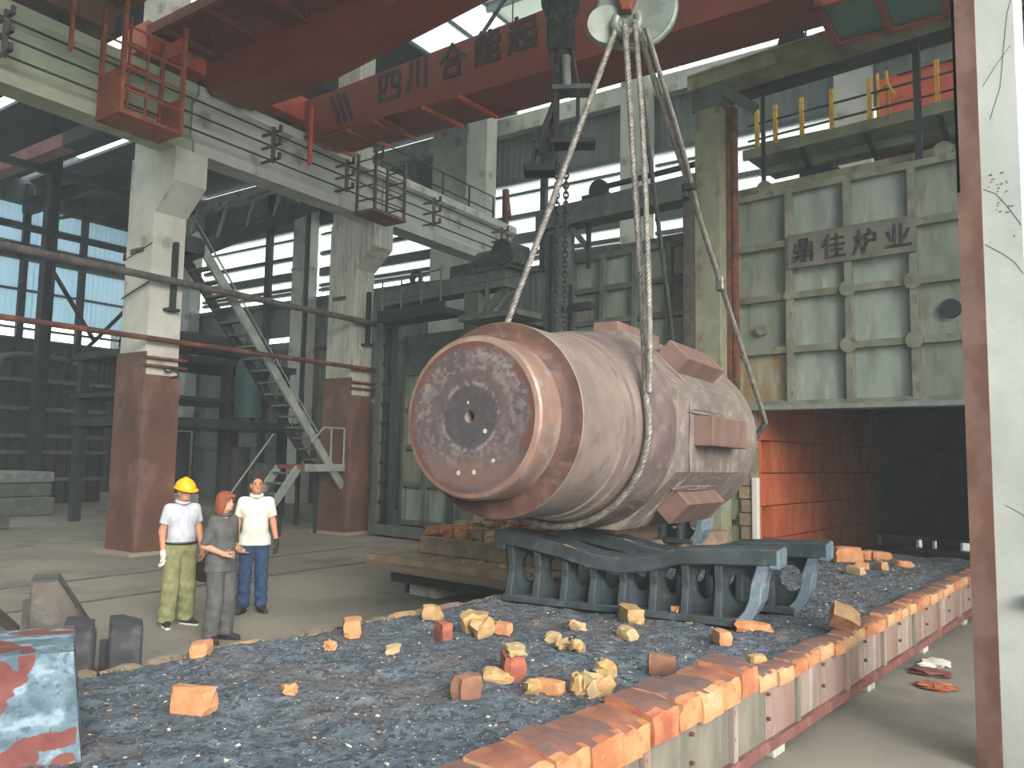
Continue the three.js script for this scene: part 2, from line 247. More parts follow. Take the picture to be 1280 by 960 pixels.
for (const x of COLX.slice(1, 6)) {
  const nm = { '-33.4': 'square concrete wall column behind the tall rusty stair', '-25.4': 'concrete wall column hidden behind the streaked rust-clad column', '-17.5': 'wide concrete wall column with a white bent pipe behind the runway beam end', '-10.25': 'slim concrete wall column behind the hanging wire ropes', '-3.9': 'grey concrete wall column behind the yellow platform railing' }[x];
  const t = thingB('wall_column', nm, 'column', [x, 0, WALLZ + 0.5]);
  const hw = x === -17.5 ? 0.85 : 0.45;
  part('shaft', span(-hw, hw, 0, 14.6, -0.3, 0.3, 0.02), M.concrete, t);
  part('bracket', extr([[-hw, 9.6], [hw, 9.6], [hw + 0.1, 9.72], [-hw, 9.72]], 0.5), M.concreteStreak, t, 0, 0, -0.15);
  if (x === -17.5) { part('downpipe', tube([[0.95, 8.5, 0.3], [0.95, 10.2, 0.3], [0.98, 12.0, 0.3], [1.15, 12.5, 0.35], [1.35, 12.9, 0.4], [1.4, 13.8, 0.4]], 0.2, 10), M.white, t); }
}
{
  // side wall of the left bay: dark cladding, blue translucent sheets, open bright gaps
  const w = structB('wall_left', -38, 0, 0);
  for (let z = -22.5, k = 0; z < 23; z += 2.7, k++) {
    const g = (a, b, m) => part(m === M.sheetBlue ? 'translucent_sheet' : 'siding_panel', put(closedSheet(2.72, b - a, 0.25, 0.02), 0, (a + b) / 2, z + 1.35, 0, Math.PI / 2), m, w);
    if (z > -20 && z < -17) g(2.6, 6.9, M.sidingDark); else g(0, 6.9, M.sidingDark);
    g(7.9, 9.1, M.sheetBlue); g(9.2, 10.5, M.sheetBlue); g(10.6, 11.2, M.sidingDark); g(11.3, 12.1, M.sheetBlue); g(12.2, 13, M.sheetBlue); g(13.1, 16, M.sidingDark);
  }
  for (const y of [6.95, 7.42, 7.85, 9.15, 10.55, 11.25, 12.15, 13.05]) part('purlin', span(-0.1, 0.1, y - 0.05, y + 0.05, -22.5, 1.8), M.purlin, w);
  for (const z of [-19.2, -16.6, -14.0, -11.4]) part('mullion', span(0.02, 0.24, 0, 14, z - 0.14, z + 0.14), M.steelDark, w);
}
{
  // roof: sheets with open slots between them, translucent strips added for fill light
  const r = structB('ceiling', 0, 0, 0);
  const slab = (x0, x1, z0, z1, y, m) => part('roof_sheet', span(x0, x1, y, y + 0.12, z0, z1), m, r);
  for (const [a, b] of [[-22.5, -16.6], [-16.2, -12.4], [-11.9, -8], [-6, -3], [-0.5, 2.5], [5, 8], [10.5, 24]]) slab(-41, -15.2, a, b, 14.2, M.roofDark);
  for (const [a, b] of [[-8, -6], [-3, -0.5], [2.5, 5], [8, 10.5]]) for (let x = -41; x < -16; x += 3.2) part('fill_skylight_sheet', put(corrugated(3.2, b - a, 0.16, 0.016), x + 1.6, 14.22, (a + b) / 2, Math.PI / 2), M.fillSkylight, r);
  for (const [a, b, m] of [[-22.6, -20.2, M.sheetRoof], [-19.2, -14.6, M.sheetRoof], [-13.2, -10, M.roof], [-8, -4.5, M.roof], [-2.5, 0.5, M.roof], [2.5, 5.5, M.roof], [7.5, 10.5, M.roof], [12.5, 24, M.roof]]) slab(-15.2, 4.6, a, b, 17.4, m);
  for (const [a, b] of [[-10, -8], [-4.5, -2.5], [0.5, 2.5], [5.5, 7.5], [10.5, 12.5]]) for (let x = -15.2; x < 4; x += 3.3) part('fill_skylight_sheet', put(corrugated(3.3, b - a, 0.16, 0.016), x + 1.65, 17.42, (a + b) / 2, Math.PI / 2), M.fillSkylight, r);
  const ev = structB('window_8', -15.2, 0, 0);
  for (let z = -22.5; z < 20; z += 2) part('translucent_sheet', put(corrugated(1.98, 3.2, 0.16, 0.016), 0, 15.8, z + 1, 0, Math.PI / 2), M.sheet, ev);
  for (const y of [14.25, 15.8, 17.3]) part('purlin', span(-0.06, 0.06, y - 0.05, y + 0.05, -22.5, 24), M.purlin, ev);
  part('purlin', [-20.6, -18.6, -14.2, -12.8, -9, -7.1].map((z) => span(-15.2, 4.6, 17.1, 17.4, z - 0.06, z + 0.06)), M.purlin, r);
  // unseen upper cladding on the open right-hand side, added to limit the light
  const u = structB('wall_right_unseen', 4.6, 0, 0);
  for (let z = -22.5; z < 24; z += 4.5) part('siding_panel', put(closedSheet(4.5, 4.4, 0.25, 0.02), 0, 15.2, z + 2.25, 0, Math.PI / 2), M.siding, u);
  part('shade_plinth', span(-0.1, 0.1, 0, 1.6, -9, 11), M.concrete, u);  // unseen low wall added to shade the floor and column foot
  for (let z = 11; z < 24; z += 4.5) part('siding_panel', put(closedSheet(4.5, 13, 0.25, 0.02), 0, 6.5, z + 2.25, 0, Math.PI / 2), M.siding, u);
  const fr = structB('wall_front_unseen', 0, 0, 24);  // unseen end wall added to cut light from behind the camera
  for (let x = -38; x < 4; x += 6) part('siding_panel', put(closedSheet(6.04, 17.4, 0.25, 0.02), x + 3, 8.7, 0), M.siding, fr);
  for (let z = -22.5; z < -9; z += 4.5) part('siding_panel', put(closedSheet(4.46, 12, 0.25, 0.02), 0, 6, z + 2.25, 0, Math.PI / 2), M.siding, u);
}
for (const [z, lab] of [[-19.6, 'dark steel roof truss nearest the clerestory'], [-13.9, 'dark steel roof truss above the lettered crane girder']]) {
  const t = thingB('roof_truss', lab, 'truss', [-5.3, 0, z]);
  part('bottom_chord', bar([-9.8, 15.2, 0], [9.8, 15.2, 0], 0.14), M.steelDark, t);
  part('top_chord', bar([-9.8, 17.2, 0], [9.8, 17.2, 0], 0.14), M.steelDark, t);
  for (let k = 0; k < 10; k++) { const x = -9.8 + k * 1.96; part('web_member', bar([x, k % 2 ? 17.2 : 15.2, 0], [x + 1.96, k % 2 ? 15.2 : 17.2, 0], 0.09), M.steelDark, t); part('gusset_plate', box(0.5, 0.34, 0.03, x, k % 2 ? 17.1 : 15.3, 0.06), M.steelDark, t); }
}

// rust-clad concrete columns under the runway beams
const colSpots = [[-3.1, 'pale concrete column outside the row of two rust-clad ones', 'plain'], [-8.8, 'pale concrete column with rust-brown steel cladding, behind the people', 'clad'], [-14.4, 'vertically streaked concrete column with rust cladding beside the stair landing', 'streak'], [-20.2, 'plain concrete column carrying the far end of the runway beam', 'plain']];
for (const [z, lab, kind] of colSpots) {
  const t = thingB('concrete_column', lab, 'column', [-14.7, 0, z]);
  const m = kind === 'streak' ? M.concreteStreak : M.concrete, d = 0.72, w = -0.95;
  part('shaft', span(w, 0, 0, 8.1, -d, 0, 0.015), m, t);
  part('upper_shaft', span(w, -0.12, 8.1, 14.2, -d + 0.1, -0.05, 0.015), m, t);
  part('corbel', extr([[0, 6.85], [0.62, 7.4], [0.62, 8.08], [0, 8.08]], d, {}), m, t, 0, 0, -d);
  if (kind !== 'plain') {
    const e = 0.035;
    part('steel_cladding', [span(w - e, e, 0, 4.0, 0, e), span(w - e, w, 0, 4.0, -d - e, 0)], M.rustClad, t);
    part('steel_cladding', [span(0, e, 0, 3.55, -d - e, 0)], M.rustClad, t);
    for (const y of [3.7, 3.86]) part('clamp_bar', span(-0.02, 0.12, y, y + 0.05, -d - 0.12, 0.06), M.rust, t);
    part('pipe_bracket', [span(0.02, 0.14, 4.85, 6.3, -0.5, -0.42), span(-0.02, 0.2, 4.86, 4.92, -0.56, -0.3)], M.steelDark, t);
    part('groove', span(-0.78, -0.3, 6.05, 6.16, 0.001, 0.012), M.ironBrown, t);
    if (kind === 'clad') { part('tie_wire', [rod([-0.97, 5.15, 0.02], [0.02, 5.42, 0.02], 0.012, 6), rod([-0.97, 5.95, 0.02], [0.02, 6.2, 0.02], 0.01, 6)], M.steelDark, t); part('hose_coil', tube([[0.06, 3.75, -0.3], [0.1, 3.62, -0.42], [0.08, 3.68, -0.58], [0.12, 3.58, -0.66], [0.08, 3.52, -0.5]], 0.018, 6, 24), M.steelDark, t); }
    part('kerb', span(w - 0.2, 0.16, 0, 0.07, -d - 0.15, 0.18), M.floor, t);
  }
}
soloB('wall_lamp', 'small round white lamp on the streaked column beside the cladding top', 'lamp', [put(bare(new THREE.SphereGeometry(0.16, 16, 10)), 0, 0, 0).scale(1.3, 0.9, 0.8), cyl(0.05, 0.2, -0.15, 0.05, 0, 'x', 10)], M.lampWhite, [-14.42, 3.4, -15.2]);

// runway beams on the columns
const beamProfile = [[-0.28, 0], [0.28, 0], [0.28, 0.22], [0.16, 0.36], [0.16, 1.05], [0.36, 1.2], [0.36, 1.4], [-0.36, 1.4], [-0.36, 1.2], [-0.16, 1.05], [-0.16, 0.36], [-0.28, 0.22]];
[[-9.16, 13, 'near concrete runway beam reaching over the first rust-clad column'], [-14.8, 5.62, 'middle concrete runway beam between the two rust-clad columns'], [-20.9, 6.08, 'far concrete runway beam ending above the second furnace frame']].forEach(([z, L, lab], i) => {
  soloB('runway_beam', lab, 'beam', extr(beamProfile, L - 0.03), i === 0 ? M.concreteGreen : M.concrete, [-14.38, 8.08, z], { group: 'concrete runway beams' });
});
soloB('crane_rail', 'dark steel crane rail along the top of the runway beams', 'rail', [span(-0.06, 0.06, 0, 0.14, -20.8, 3.8), span(-0.14, 0.14, 0, 0.03, -20.8, 3.8)], M.steelDark, [-14.38, 9.48, 0]);
[8.44, 8.76, 9.06].forEach((y, i) => soloB('conductor_bar', ['lowest', 'middle', 'topmost'][i] + ' thin conductor bar along the face of the runway beams', 'bar', span(-0.016, 0.016, -0.016, 0.016, -20.4, 3.8), M.steelDark, [-13.86, y, 0], { group: 'conductor bars' }));
[[-10.9, 'comb-shaped bracket on the middle runway beam nearest the orange cage'], [-13.1, 'comb-shaped bracket behind the red ladder cage'], [-16.4, 'comb-shaped bracket on the far beam just past the ladder cage'], [-19.7, 'comb-shaped bracket closest to the free end of the far beam'], [-5.5, 'comb-shaped bracket near the edge of view on the near beam']].forEach(([z, lab]) => {
  soloB('conductor_bracket', lab, 'bracket', [span(0, 0.06, 8.36, 9.16, -0.04, 0.04), ...[8.4, 8.72, 9.02].flatMap((y) => [span(-0.35, 0.28, y, y + 0.04, -0.03, 0.03), span(0.22, 0.28, y, y + 0.14, -0.03, 0.03)])], M.ironBrown, [-13.8, 0, z], { group: 'conductor brackets' });
});
{
  const t = thingB('guard_rail', 'thin steel guard rail on top of the far runway beam', 'railing', [-14.62, 9.48, 0]);
  for (let z = -15.2; z > -20.6; z -= 1.3) part('post', rod([0, 0, z], [0, 1.0, z], 0.03, 6), M.steelDark, t);
  for (const y of [0.5, 1.0]) part('rail', rod([0, y, -15.2], [0, y, -20.4], 0.025, 6), M.steelDark, t);
  const b = thingB('buffer_stop', 'rusty braced buffer stop at the end of the crane runway', 'buffer', [-14.2, 9.48, -20.5]);
  part('post', bar([0, 0, 0], [0, 1.2, 0], 0.16), M.rust, b); part('brace', bar([0.05, 1.15, 0.05], [0.5, 0.05, 0.5], 0.12), M.rust, b);
}
soloB('upper_pipe', 'dark pipe running high across both rust-clad columns', 'pipe', rod([0, 0, 3.8], [0, 0, -15.2], 0.075, 12), M.ironBrown, [-14.45, 5.45, 0]);
soloB('lower_pipe', 'thin reddish pipe crossing the columns at the cladding top', 'pipe', rod([0, 0, 3.8], [0, 0, -15.9], 0.055, 12), M.rust, [-14.5, 4.24, 0]);
[[-12.62, 'floor rail nearest the rust-clad columns'], [-10.75, 'floor rail between the people and the rust-clad columns']].forEach(([x, lab]) => soloB('floor_rail', lab, 'rail', [span(-0.035, 0.035, 0, 0.015, -12.9, 3.8), span(-0.09, -0.05, 0, 0.004, -12.9, 3.8)], M.ironBrown, [x, 0, 0]));

// ---------------------------------------------------------------- lettering drawn as strokes on a 100 x 100 field
const GLYPHS = {
  four: [[10, 15, 90, 15, 90, 88, 10, 88, 10, 15], [38, 15, 36, 45, 25, 62], [62, 15, 62, 50, 72, 58, 86, 58]],
  river: [[22, 12, 20, 60, 8, 92], [50, 15, 50, 82], [80, 10, 80, 92]],
  join: [[50, 6, 28, 32, 6, 46], [50, 6, 72, 32, 94, 46], [32, 46, 68, 46], [24, 60, 76, 60, 76, 92, 24, 92, 24, 60]],
  able: [[30, 6, 14, 30, 44, 28], [38, 16, 46, 32], [14, 42, 14, 94], [14, 42, 44, 42, 44, 90, 36, 92], [14, 57, 44, 57], [14, 72, 44, 72], [60, 8, 60, 42, 92, 42, 92, 30], [88, 12, 60, 26], [60, 54, 60, 90, 92, 90, 92, 78], [88, 60, 60, 72]],
  rise: [[12, 22, 48, 22], [30, 6, 30, 42], [6, 42, 52, 42], [30, 42, 30, 80], [30, 60, 48, 60], [16, 55, 14, 76, 6, 94], [14, 76, 36, 88, 96, 90], [58, 18, 88, 18, 88, 42, 60, 42], [60, 42, 60, 72, 92, 72, 92, 60]],
  tripod: [[35, 5, 65, 5, 65, 44, 35, 44, 35, 5], [35, 18, 65, 18], [35, 31, 65, 31], [15, 22, 15, 56, 42, 56], [42, 48, 42, 94], [28, 56, 26, 78, 8, 92], [6, 76, 28, 72], [85, 20, 85, 56, 58, 56], [58, 48, 58, 94], [60, 74, 90, 74], [86, 56, 86, 94]],
  fine: [[30, 4, 6, 46], [22, 28, 22, 96], [40, 20, 90, 20], [65, 4, 65, 46], [36, 46, 94, 46], [42, 68, 88, 68], [65, 50, 65, 90], [34, 92, 97, 92]],
  stove: [[12, 30, 18, 52], [46, 24, 36, 46], [28, 6, 28, 50, 6, 94], [28, 52, 46, 86], [66, 4, 74, 16], [56, 25, 92, 25, 92, 50, 56, 50], [56, 25, 56, 62, 44, 96]],
  trade: [[38, 6, 38, 86], [62, 6, 62, 86], [12, 32, 26, 64], [90, 28, 74, 64], [4, 88, 97, 88]],
};
function glyph(name, w, h, stroke, depth = 0.02) {
  const out = [];
  for (const line of GLYPHS[name]) for (let i = 0; i + 3 < line.length; i += 2) {
    const [a, b, c, d] = line.slice(i, i + 4), P = (x, y) => [(x / 100 - 0.5) * w, (0.5 - y / 100) * h, 0];
    const p = P(a, b), q = P(c, d), L = Math.hypot(q[0] - p[0], q[1] - p[1]) + stroke * 0.8;
    out.push(put(box(L, stroke, depth), (p[0] + q[0]) / 2, (p[1] + q[1]) / 2, 0, 0, 0, Math.atan2(q[1] - p[1], q[0] - p[0])));
  }
  return out;
}

// ---------------------------------------------------------------- overhead cranes
{
  const bx = -14.38, by = 9.62, bz = -11, off = (g) => [].concat(g).map((k) => k.translate(-bx, -by, -bz));
  const t = thingB('overhead_crane', 'red overhead travelling crane with dark lettering on its far girder', 'crane', [bx, by, bz]);
  const P = (name, g, m, par = t) => part(name, off(g), m, par);
  P('girder', put(extr([[-14.0, 9.66], [-13.85, 9.3], [-12.5, 9.24], [-8.5, 9.14], [4, 9.2], [4, 10.7], [-14.0, 10.2]], 1.0), 0, 0, -12.9), M.craneRed);
  P('girder_flange', [put(extr([[-13.85, 9.28], [-12.5, 9.22], [-8.5, 9.12], [4, 9.18], [4, 9.21], [-8.5, 9.15], [-12.5, 9.25], [-13.85, 9.31]], 1.16), 0, 0, -12.98)], M.craneRed);
  P('girder', put(extr([[-14.2, 9.7], [-13.8, 9.3], [-12.1, 9.24], [-7.5, 9.78], [4, 10.9], [4, 12.2], [-14.2, 11.1]], 1.0), 0, 0, -10.3), M.craneRed);
  const lett = [['four', -11.32, 9.9], ['river', -10.52, 9.95], ['join', -9.62, 9.98], ['able', -8.76, 10.02], ['rise', -7.93, 10.06]];
  for (const [g, x, y] of lett) P('lettering', glyph(g, 0.68, 0.74, 0.085).map((k) => k.translate(x, y, -11.892)), M.inkNavy);
  P('slash_mark', [0, 0.2, 0.4].map((d) => put(box(0.11, 0.75, 0.02), -12.95 + d, 9.74, -11.892, 0, 0, 0.42)), M.inkNavy);
  P('end_carriage', [span(-14.78, -13.98, 9.72, 10.3, -13.9, -8.0, 0.03)], M.craneOrange);
  for (const z of [-13.2, -11.6, -9.6, -8.5]) P('wheel', cyl(0.3, 0.16, -14.38, 9.92, z, 'x', 20), M.steelDark);
  P('walkway', [span(-14, 4, 10.06, 10.1, -9.3, -8.0)], M.craneDark);
  for (let x = -13.6; x < 3; x += 1.3) { P('walkway_brace', bar([x, 10.02, -9.3], [x + 1.3, 10.02, -8.02], 0.06), M.craneDark); P('walkway_beam', span(x - 0.05, x + 0.05, 9.94, 10.06, -9.3, -8.0), M.craneDark); }
  P('walkway_edge', span(-14, 4, 9.96, 10.16, -8.06, -7.98), M.craneRed);
  P('service_platform', [span(-13.4, -11.2, 9.0, 9.04, -12.4, -11.6)], M.craneRed);
  for (const x of [-13.3, -12.2, -11.4, -10.1, -9.2]) P('platform_bracket', bar([x, 9.0, -11.6], [x, 9.08, -12.9], 0.07), M.craneOrange);
  for (const x of [-13.05]) P('hanging_rod', bar([x, 8.3, -11.3], [x, 9.6, -11.3], 0.07), M.craneOrange);
  // cab at the other end
  const cz0 = -12.3, cz1 = -11.0, cy0 = 8.36, cy1 = 9.9, cx = [-2.44, -1.7, -0.95, 0.3];
  const c = P('cabin', [span(-2.44, 0.4, cy0, cy0 + 0.09, cz1 - 0.1, cz1), span(-2.44, 0.4, cy0, cy0 + 0.09, cz0, cz0 + 0.1), ...cx.flatMap((x) => [span(x, x + 0.1, cy0, cy0 + 0.09, cz0, cz1), span(x, x + 0.1, cy0, cy1, cz1 - 0.1, cz1), span(x, x + 0.1, cy0, cy1, cz0, cz0 + 0.1)]), span(-2.44, 0.4, cy0 + 0.75, cy0 + 0.84, cz1 - 0.1, cz1), span(-2.44, 0.4, cy1, cy1 + 0.1, cz0, cz1)], M.craneRed);
  for (let k = 0; k < 3; k++) { const x = cx[k] + 0.1, q = cx[k + 1]; P('cabin_window', span(x, q, cy0 + 0.09, cy0 + 0.75, cz1 - 0.06, cz1 - 0.04), M.glass, c); P('cabin_window', span(x, q, cy0 + 0.84, cy1, cz1 - 0.06, cz1 - 0.04), M.glass, c); P('floor_window', span(x, q, cy0 + 0.04, cy0 + 0.06, cz0 + 0.1, cz1 - 0.1), M.glassTeal, c); }
  P('cabin_lining', span(-2.36, 0.36, cy0 + 0.1, cy1, cz0 + 0.1, cz0 + 0.14), M.steelLight, c);
  // hanging cages
  const g = P('inspection_cage', [[-13.8, -7.1], [-13.8, -8.25], [-13.1, -7.1], [-13.1, -8.25]].map(([x, z]) => span(x - 0.035, x + 0.035, 7.9, 9.96, z - 0.035, z + 0.035)), M.cageOrange);
  P('cage_floor', span(-13.84, -13.06, 7.88, 7.94, -8.28, -7.06), M.cageOrange, g);
  P('cage_panel', span(-13.82, -13.08, 7.94, 8.72, -7.1, -7.07), M.cageOrange, g);
  P('cage_panel', span(-13.82, -13.08, 7.94, 8.6, -8.27, -8.24), M.cageOrange, g);
  P('cage_panel', span(-13.82, -13.08, 9.5, 9.8, -8.27, -8.24), M.craneOrange, g);
  for (const y of [8.35, 8.75, 9.15, 9.5]) P('cage_rail', [rod([-13.1, y, -7.1], [-13.1, y, -8.25], 0.025, 6), rod([-13.8, y, -7.1], [-13.8, y, -8.25], 0.025, 6)], M.cageOrange, g);
  P('cage_ladder', [rod([-13.45, 7.9, -7.75], [-13.45, 9.9, -7.75], 0.03, 6), rod([-13.45, 7.9, -7.4], [-13.45, 9.9, -7.4], 0.03, 6), ...[8.2, 8.6, 9, 9.4].map((y) => rod([-13.45, y, -7.4], [-13.45, y, -7.75], 0.02, 6))], M.cageOrange, g);
  const l = P('ladder_cage', [[-13.75, -13.45], [-13.75, -14.5], [-13.15, -13.45], [-13.15, -14.5]].map(([x, z]) => span(x - 0.03, x + 0.03, 7.9, 9.4, z - 0.03, z + 0.03)), M.ironBrown);
  P('cage_floor', span(-13.8, -13.1, 7.86, 7.94, -14.54, -13.4), M.edgeRed, l);
  for (const y of [8.2, 8.55, 8.9, 9.2]) P('cage_hoop', [rod([-13.15, y, -13.45], [-13.15, y, -14.5], 0.02, 6), rod([-13.75, y, -13.45], [-13.15, y, -13.45], 0.02, 6), rod([-13.75, y, -14.5], [-13.15, y, -14.5], 0.02, 6)], M.ironBrown, l);
}
{
  const bx = -14.38, by = 9.62, bz = -5.5, off = (g) => [].concat(g).map((k) => k.translate(-bx, -by, -bz));
  const t = thingB('overhead_crane', 'brown underside of a nearer overhead crane with cross bracing, at the top edge of view', 'crane', [bx, by, bz]);
  const P = (name, g, m) => part(name, off(g), m, t);
  P('girder', span(-14.2, 4, 9.9, 11.3, -6.3, -5.2), M.craneBrown); P('girder', span(-14.2, 4, 9.9, 11.3, -3.2, -2.2), M.craneBrown);
  P('walkway', span(-14.2, 4, 10.3, 10.35, -7.5, -6.3), M.craneDark);
  for (let x = -14; x < 3; x += 1.4) P('walkway_brace', bar([x, 10.24, -6.3], [x + 1.4, 10.24, -7.5], 0.08), M.craneDark);
  P('walkway_edge', span(-14.2, 4, 10.2, 10.44, -7.54, -7.46), M.craneBrown);
  P('end_carriage', span(-14.75, -14.0, 9.74, 10.3, -7.4, -1.8, 0.03), M.craneBrown);
  for (const z of [-6.8, -5.6, -3, -2.3]) P('wheel', cyl(0.28, 0.16, -14.38, 9.9, z, 'x', 18), M.steelDark);
  for (const z of [-6.35, -4.4]) P('hanging_rod', bar([-13.4, 8.75, z], [-13.4, 10, z], 0.06), M.cageOrange);
}
{
  const t = thingB('overhead_crane', 'dusty pink crane girder under the dark roof of the left bay', 'crane', [-37.5, 12, -13.4]);
  part('girder', span(0, 9.6, 0.5, 0.98, -0.25, 0.25), M.pinkBeam, t); part('girder', span(9.6, 21.3, 0.5, 0.98, -0.25, 0.25), M.steelDark, t); part('girder', span(0, 21.3, 0.5, 1.1, -3.2, -2.8), M.steelDark, t); part('end_carriage', span(20.6, 21.4, 0.1, 0.5, -3.4, 0.6), M.steelDark, t);  // pink girder continues in dark steel: its shade is put into the colour
}
for (const [x, y, z, lab] of [[-12.0, 12.4, -17.5, 'small floodlight hanging above the first letters of the crane girder'], [-3.6, 10.2, -15.5, 'small floodlight hanging under the red girder near the cabin']]) {
  const t = thingB('floodlight', lab, 'lamp', [x, y, z]);
  part('shade', cyl(0.3, 0.34, 0, 0, 0, 'y', 20, 0.1), M.steelGrey, t); part('lens', cyl(0.25, 0.04, 0, -0.18, 0, 'y', 20), M.lampWhite, t); part('hanger', rod([0, 0.15, 0], [0, 4.8, 0], 0.02, 6), M.steelDark, t);
}

// ---------------------------------------------------------------- furnace, its lifting door and the gantry over it
const FZ = -13.6;
function ribbedDoor(name, label, x0, y0, cols, rows, cw, rh, mats, m, extra = {}) {
  const t = thing(name, label, 'door', [x0, y0, FZ]);
  const W = cols * cw, H = rows * rh, b = 0.12;
  part('back_plate', span(0, W, 0, H, -0.32, -0.16), m, t);
  let k = 0;
  for (let i = 0; i < cols; i++) for (let j = 0; j < rows; j++) part('door_panel', span(i * cw + b / 2, (i + 1) * cw - b / 2, j * rh + b / 2, (j + 1) * rh - b / 2, -0.16, -0.11), mats[(extra.pick ? extra.pick(i, j) : k++) % mats.length], t);
  for (let i = 0; i <= cols; i++) part('rib', span(i * cw - b / 2, i * cw + b / 2, 0, H, -0.16, 0.03, 0.008), m, t);
  for (let j = 0; j <= rows; j++) part('rib', span(-b / 2, W + b / 2, j * rh - b / 2, j * rh + b / 2, -0.16, 0.018, 0.008), m, t);
  return t;
}
{
  const t = ribbedDoor('furnace_door', 'pale green ribbed furnace door raised above the dark open mouth, with a name board', -6.24, 3.05, 5, 4, 1.008, 0.957, [M.doorPanel, M.doorPanelB, M.doorPanelRust], M.doorRib, { pick: (i, j) => (i === 0 && j === 0 ? 2 : i === 4 && j === 3 ? 1 : (i * 7 + j * 3) % 3 === 0 ? 1 : 0) });
  part('bottom_edge', span(-0.06, 5.1, -0.1, -0.02, -0.32, 0.06), M.steelLight, t);
  for (const [i, j] of [[2, 1], [2, 2], [3, 1], [3, 2], [1, 2]]) part('boss', cyl(i === 1 ? 0.09 : 0.14, 0.04, i * 1.008, j * 0.957, 0.05, 'z', 8), M.doorRib, t);
  part('plug', cyl(0.15, 0.14, 3.53, 1.42, -0.08, 'z', 20), M.steelDark, t); part('plug', cyl(0.1, 0.12, 0.48, 1.35, -0.06, 'z', 16), M.doorRib, t);
  const s = part('name_board', span(1.02, 3.1, 2.38, 2.98, 0.035, 0.075), M.sign, t);
  ['tripod', 'fine', 'stove', 'trade'].forEach((g, i) => part('lettering', glyph(g, 0.4, 0.42, 0.042).map((k) => k.translate(1.3 + i * 0.51, 2.67, 0.085)), M.inkDark, s));
  for (const x of [0.55, 3.5]) part('lifting_lug', [cyl(0.14, 0.1, x, 3.98, -0.08, 'z', 16)], M.doorRib, t);
}
{
  const t = thing('furnace', 'open heat-treatment furnace with orange brick lining on the left inner wall', 'furnace', [-4, 0, FZ]);
  const S = (x0, x1, y0, y1, z0, z1, r) => span(x0 + 4, x1 + 4, y0, y1, z0 - FZ, z1 - FZ, r);
  part('front_frame', [S(-6.95, -5.98, 0, 3.0, -13.95, -13.72), S(-6.95, -0.8, 3.05, 7.2, -14.3, -13.95)], M.olive, t);
  part('front_frame', S(-1.6, -0.8, 0, 3.05, -14.2, -13.7), M.olive, t);
  part('shell', [S(-6.95, -6.4, 0, 3.6, -21.4, -13.95), S(-6.95, -0.8, 3.6, 3.9, -21.4, -13.95), S(-1.6, -0.8, 0, 3.6, -21.4, -14.2), S(-6.95, -5.2, 0, 3.6, -21.6, -21.3), S(-5.3, -0.8, 0.2, 3.6, -21.6, -21.3), ...[[-5.3, -5.16], [-5.02, -4.8], [-4.7, -4.2], [-3.98, -0.8]].map(([a, b]) => S(a, b, 0, 0.2, -21.6, -21.3))], M.steelGrey, t);
  for (let z = -14.05, c = 0; z > -20.6; z -= 0.86, c++) for (let y = 0.02, r = 0; y < 3.1; y += 0.6, r++) {
    const dz = r % 2 ? 0.4 : 0; part('refractory_block', S(-6.4, -5.93 + rnd(-0.014, 0.014), y + 0.008, y + 0.592, z - dz - 0.845, z - dz, 0.012), M.refractory[(c * 5 + r * 3 + (rnd() > 0.5 ? 1 : 0)) % 3], t);
  }
  for (let y = 0.02; y < 3.1; y += 0.6) part('refractory_block', S(-6.4, -5.95, y + 0.008, y + 0.592, -14.04, -13.96, 0.01), M.refractory[1], t);
  part('roof_lining', S(-6.4, -1.6, 3.3, 3.6, -21.3, -13.95), M.darkLining, t);
  part('rear_lining', S(-6.4, -1.6, 0.3, 3.3, -21.3, -21.0), M.darkLining, t);
  part('side_lining', S(-1.9, -1.6, 1.1, 3.3, -21.3, -13.95), M.darkLining, t); part('side_ledge', S(-2.35, -1.6, 0.2, 1.1, -21.2, -14.2, 0.04), M.sandTan, t);
  part('seal_strip', S(-5.99, -5.86, 0.6, 1.75, -13.74, -13.62, 0.03), M.white, t);
  for (let k = 0; k < 6; k++) part('jamb_brick', S(-6.24 + (k % 2) * 0.04, -5.99, 0.4 + k * 0.24, 0.62 + k * 0.24, -13.74, -13.66, 0.012), M.sandTan, t);
  part('latch', [S(-6.75, -6.62, 0.4, 1.3, -13.72, -13.6), S(-6.85, -6.3, 0.9, 0.98, -13.7, -13.58)], M.steelDark, t);
}
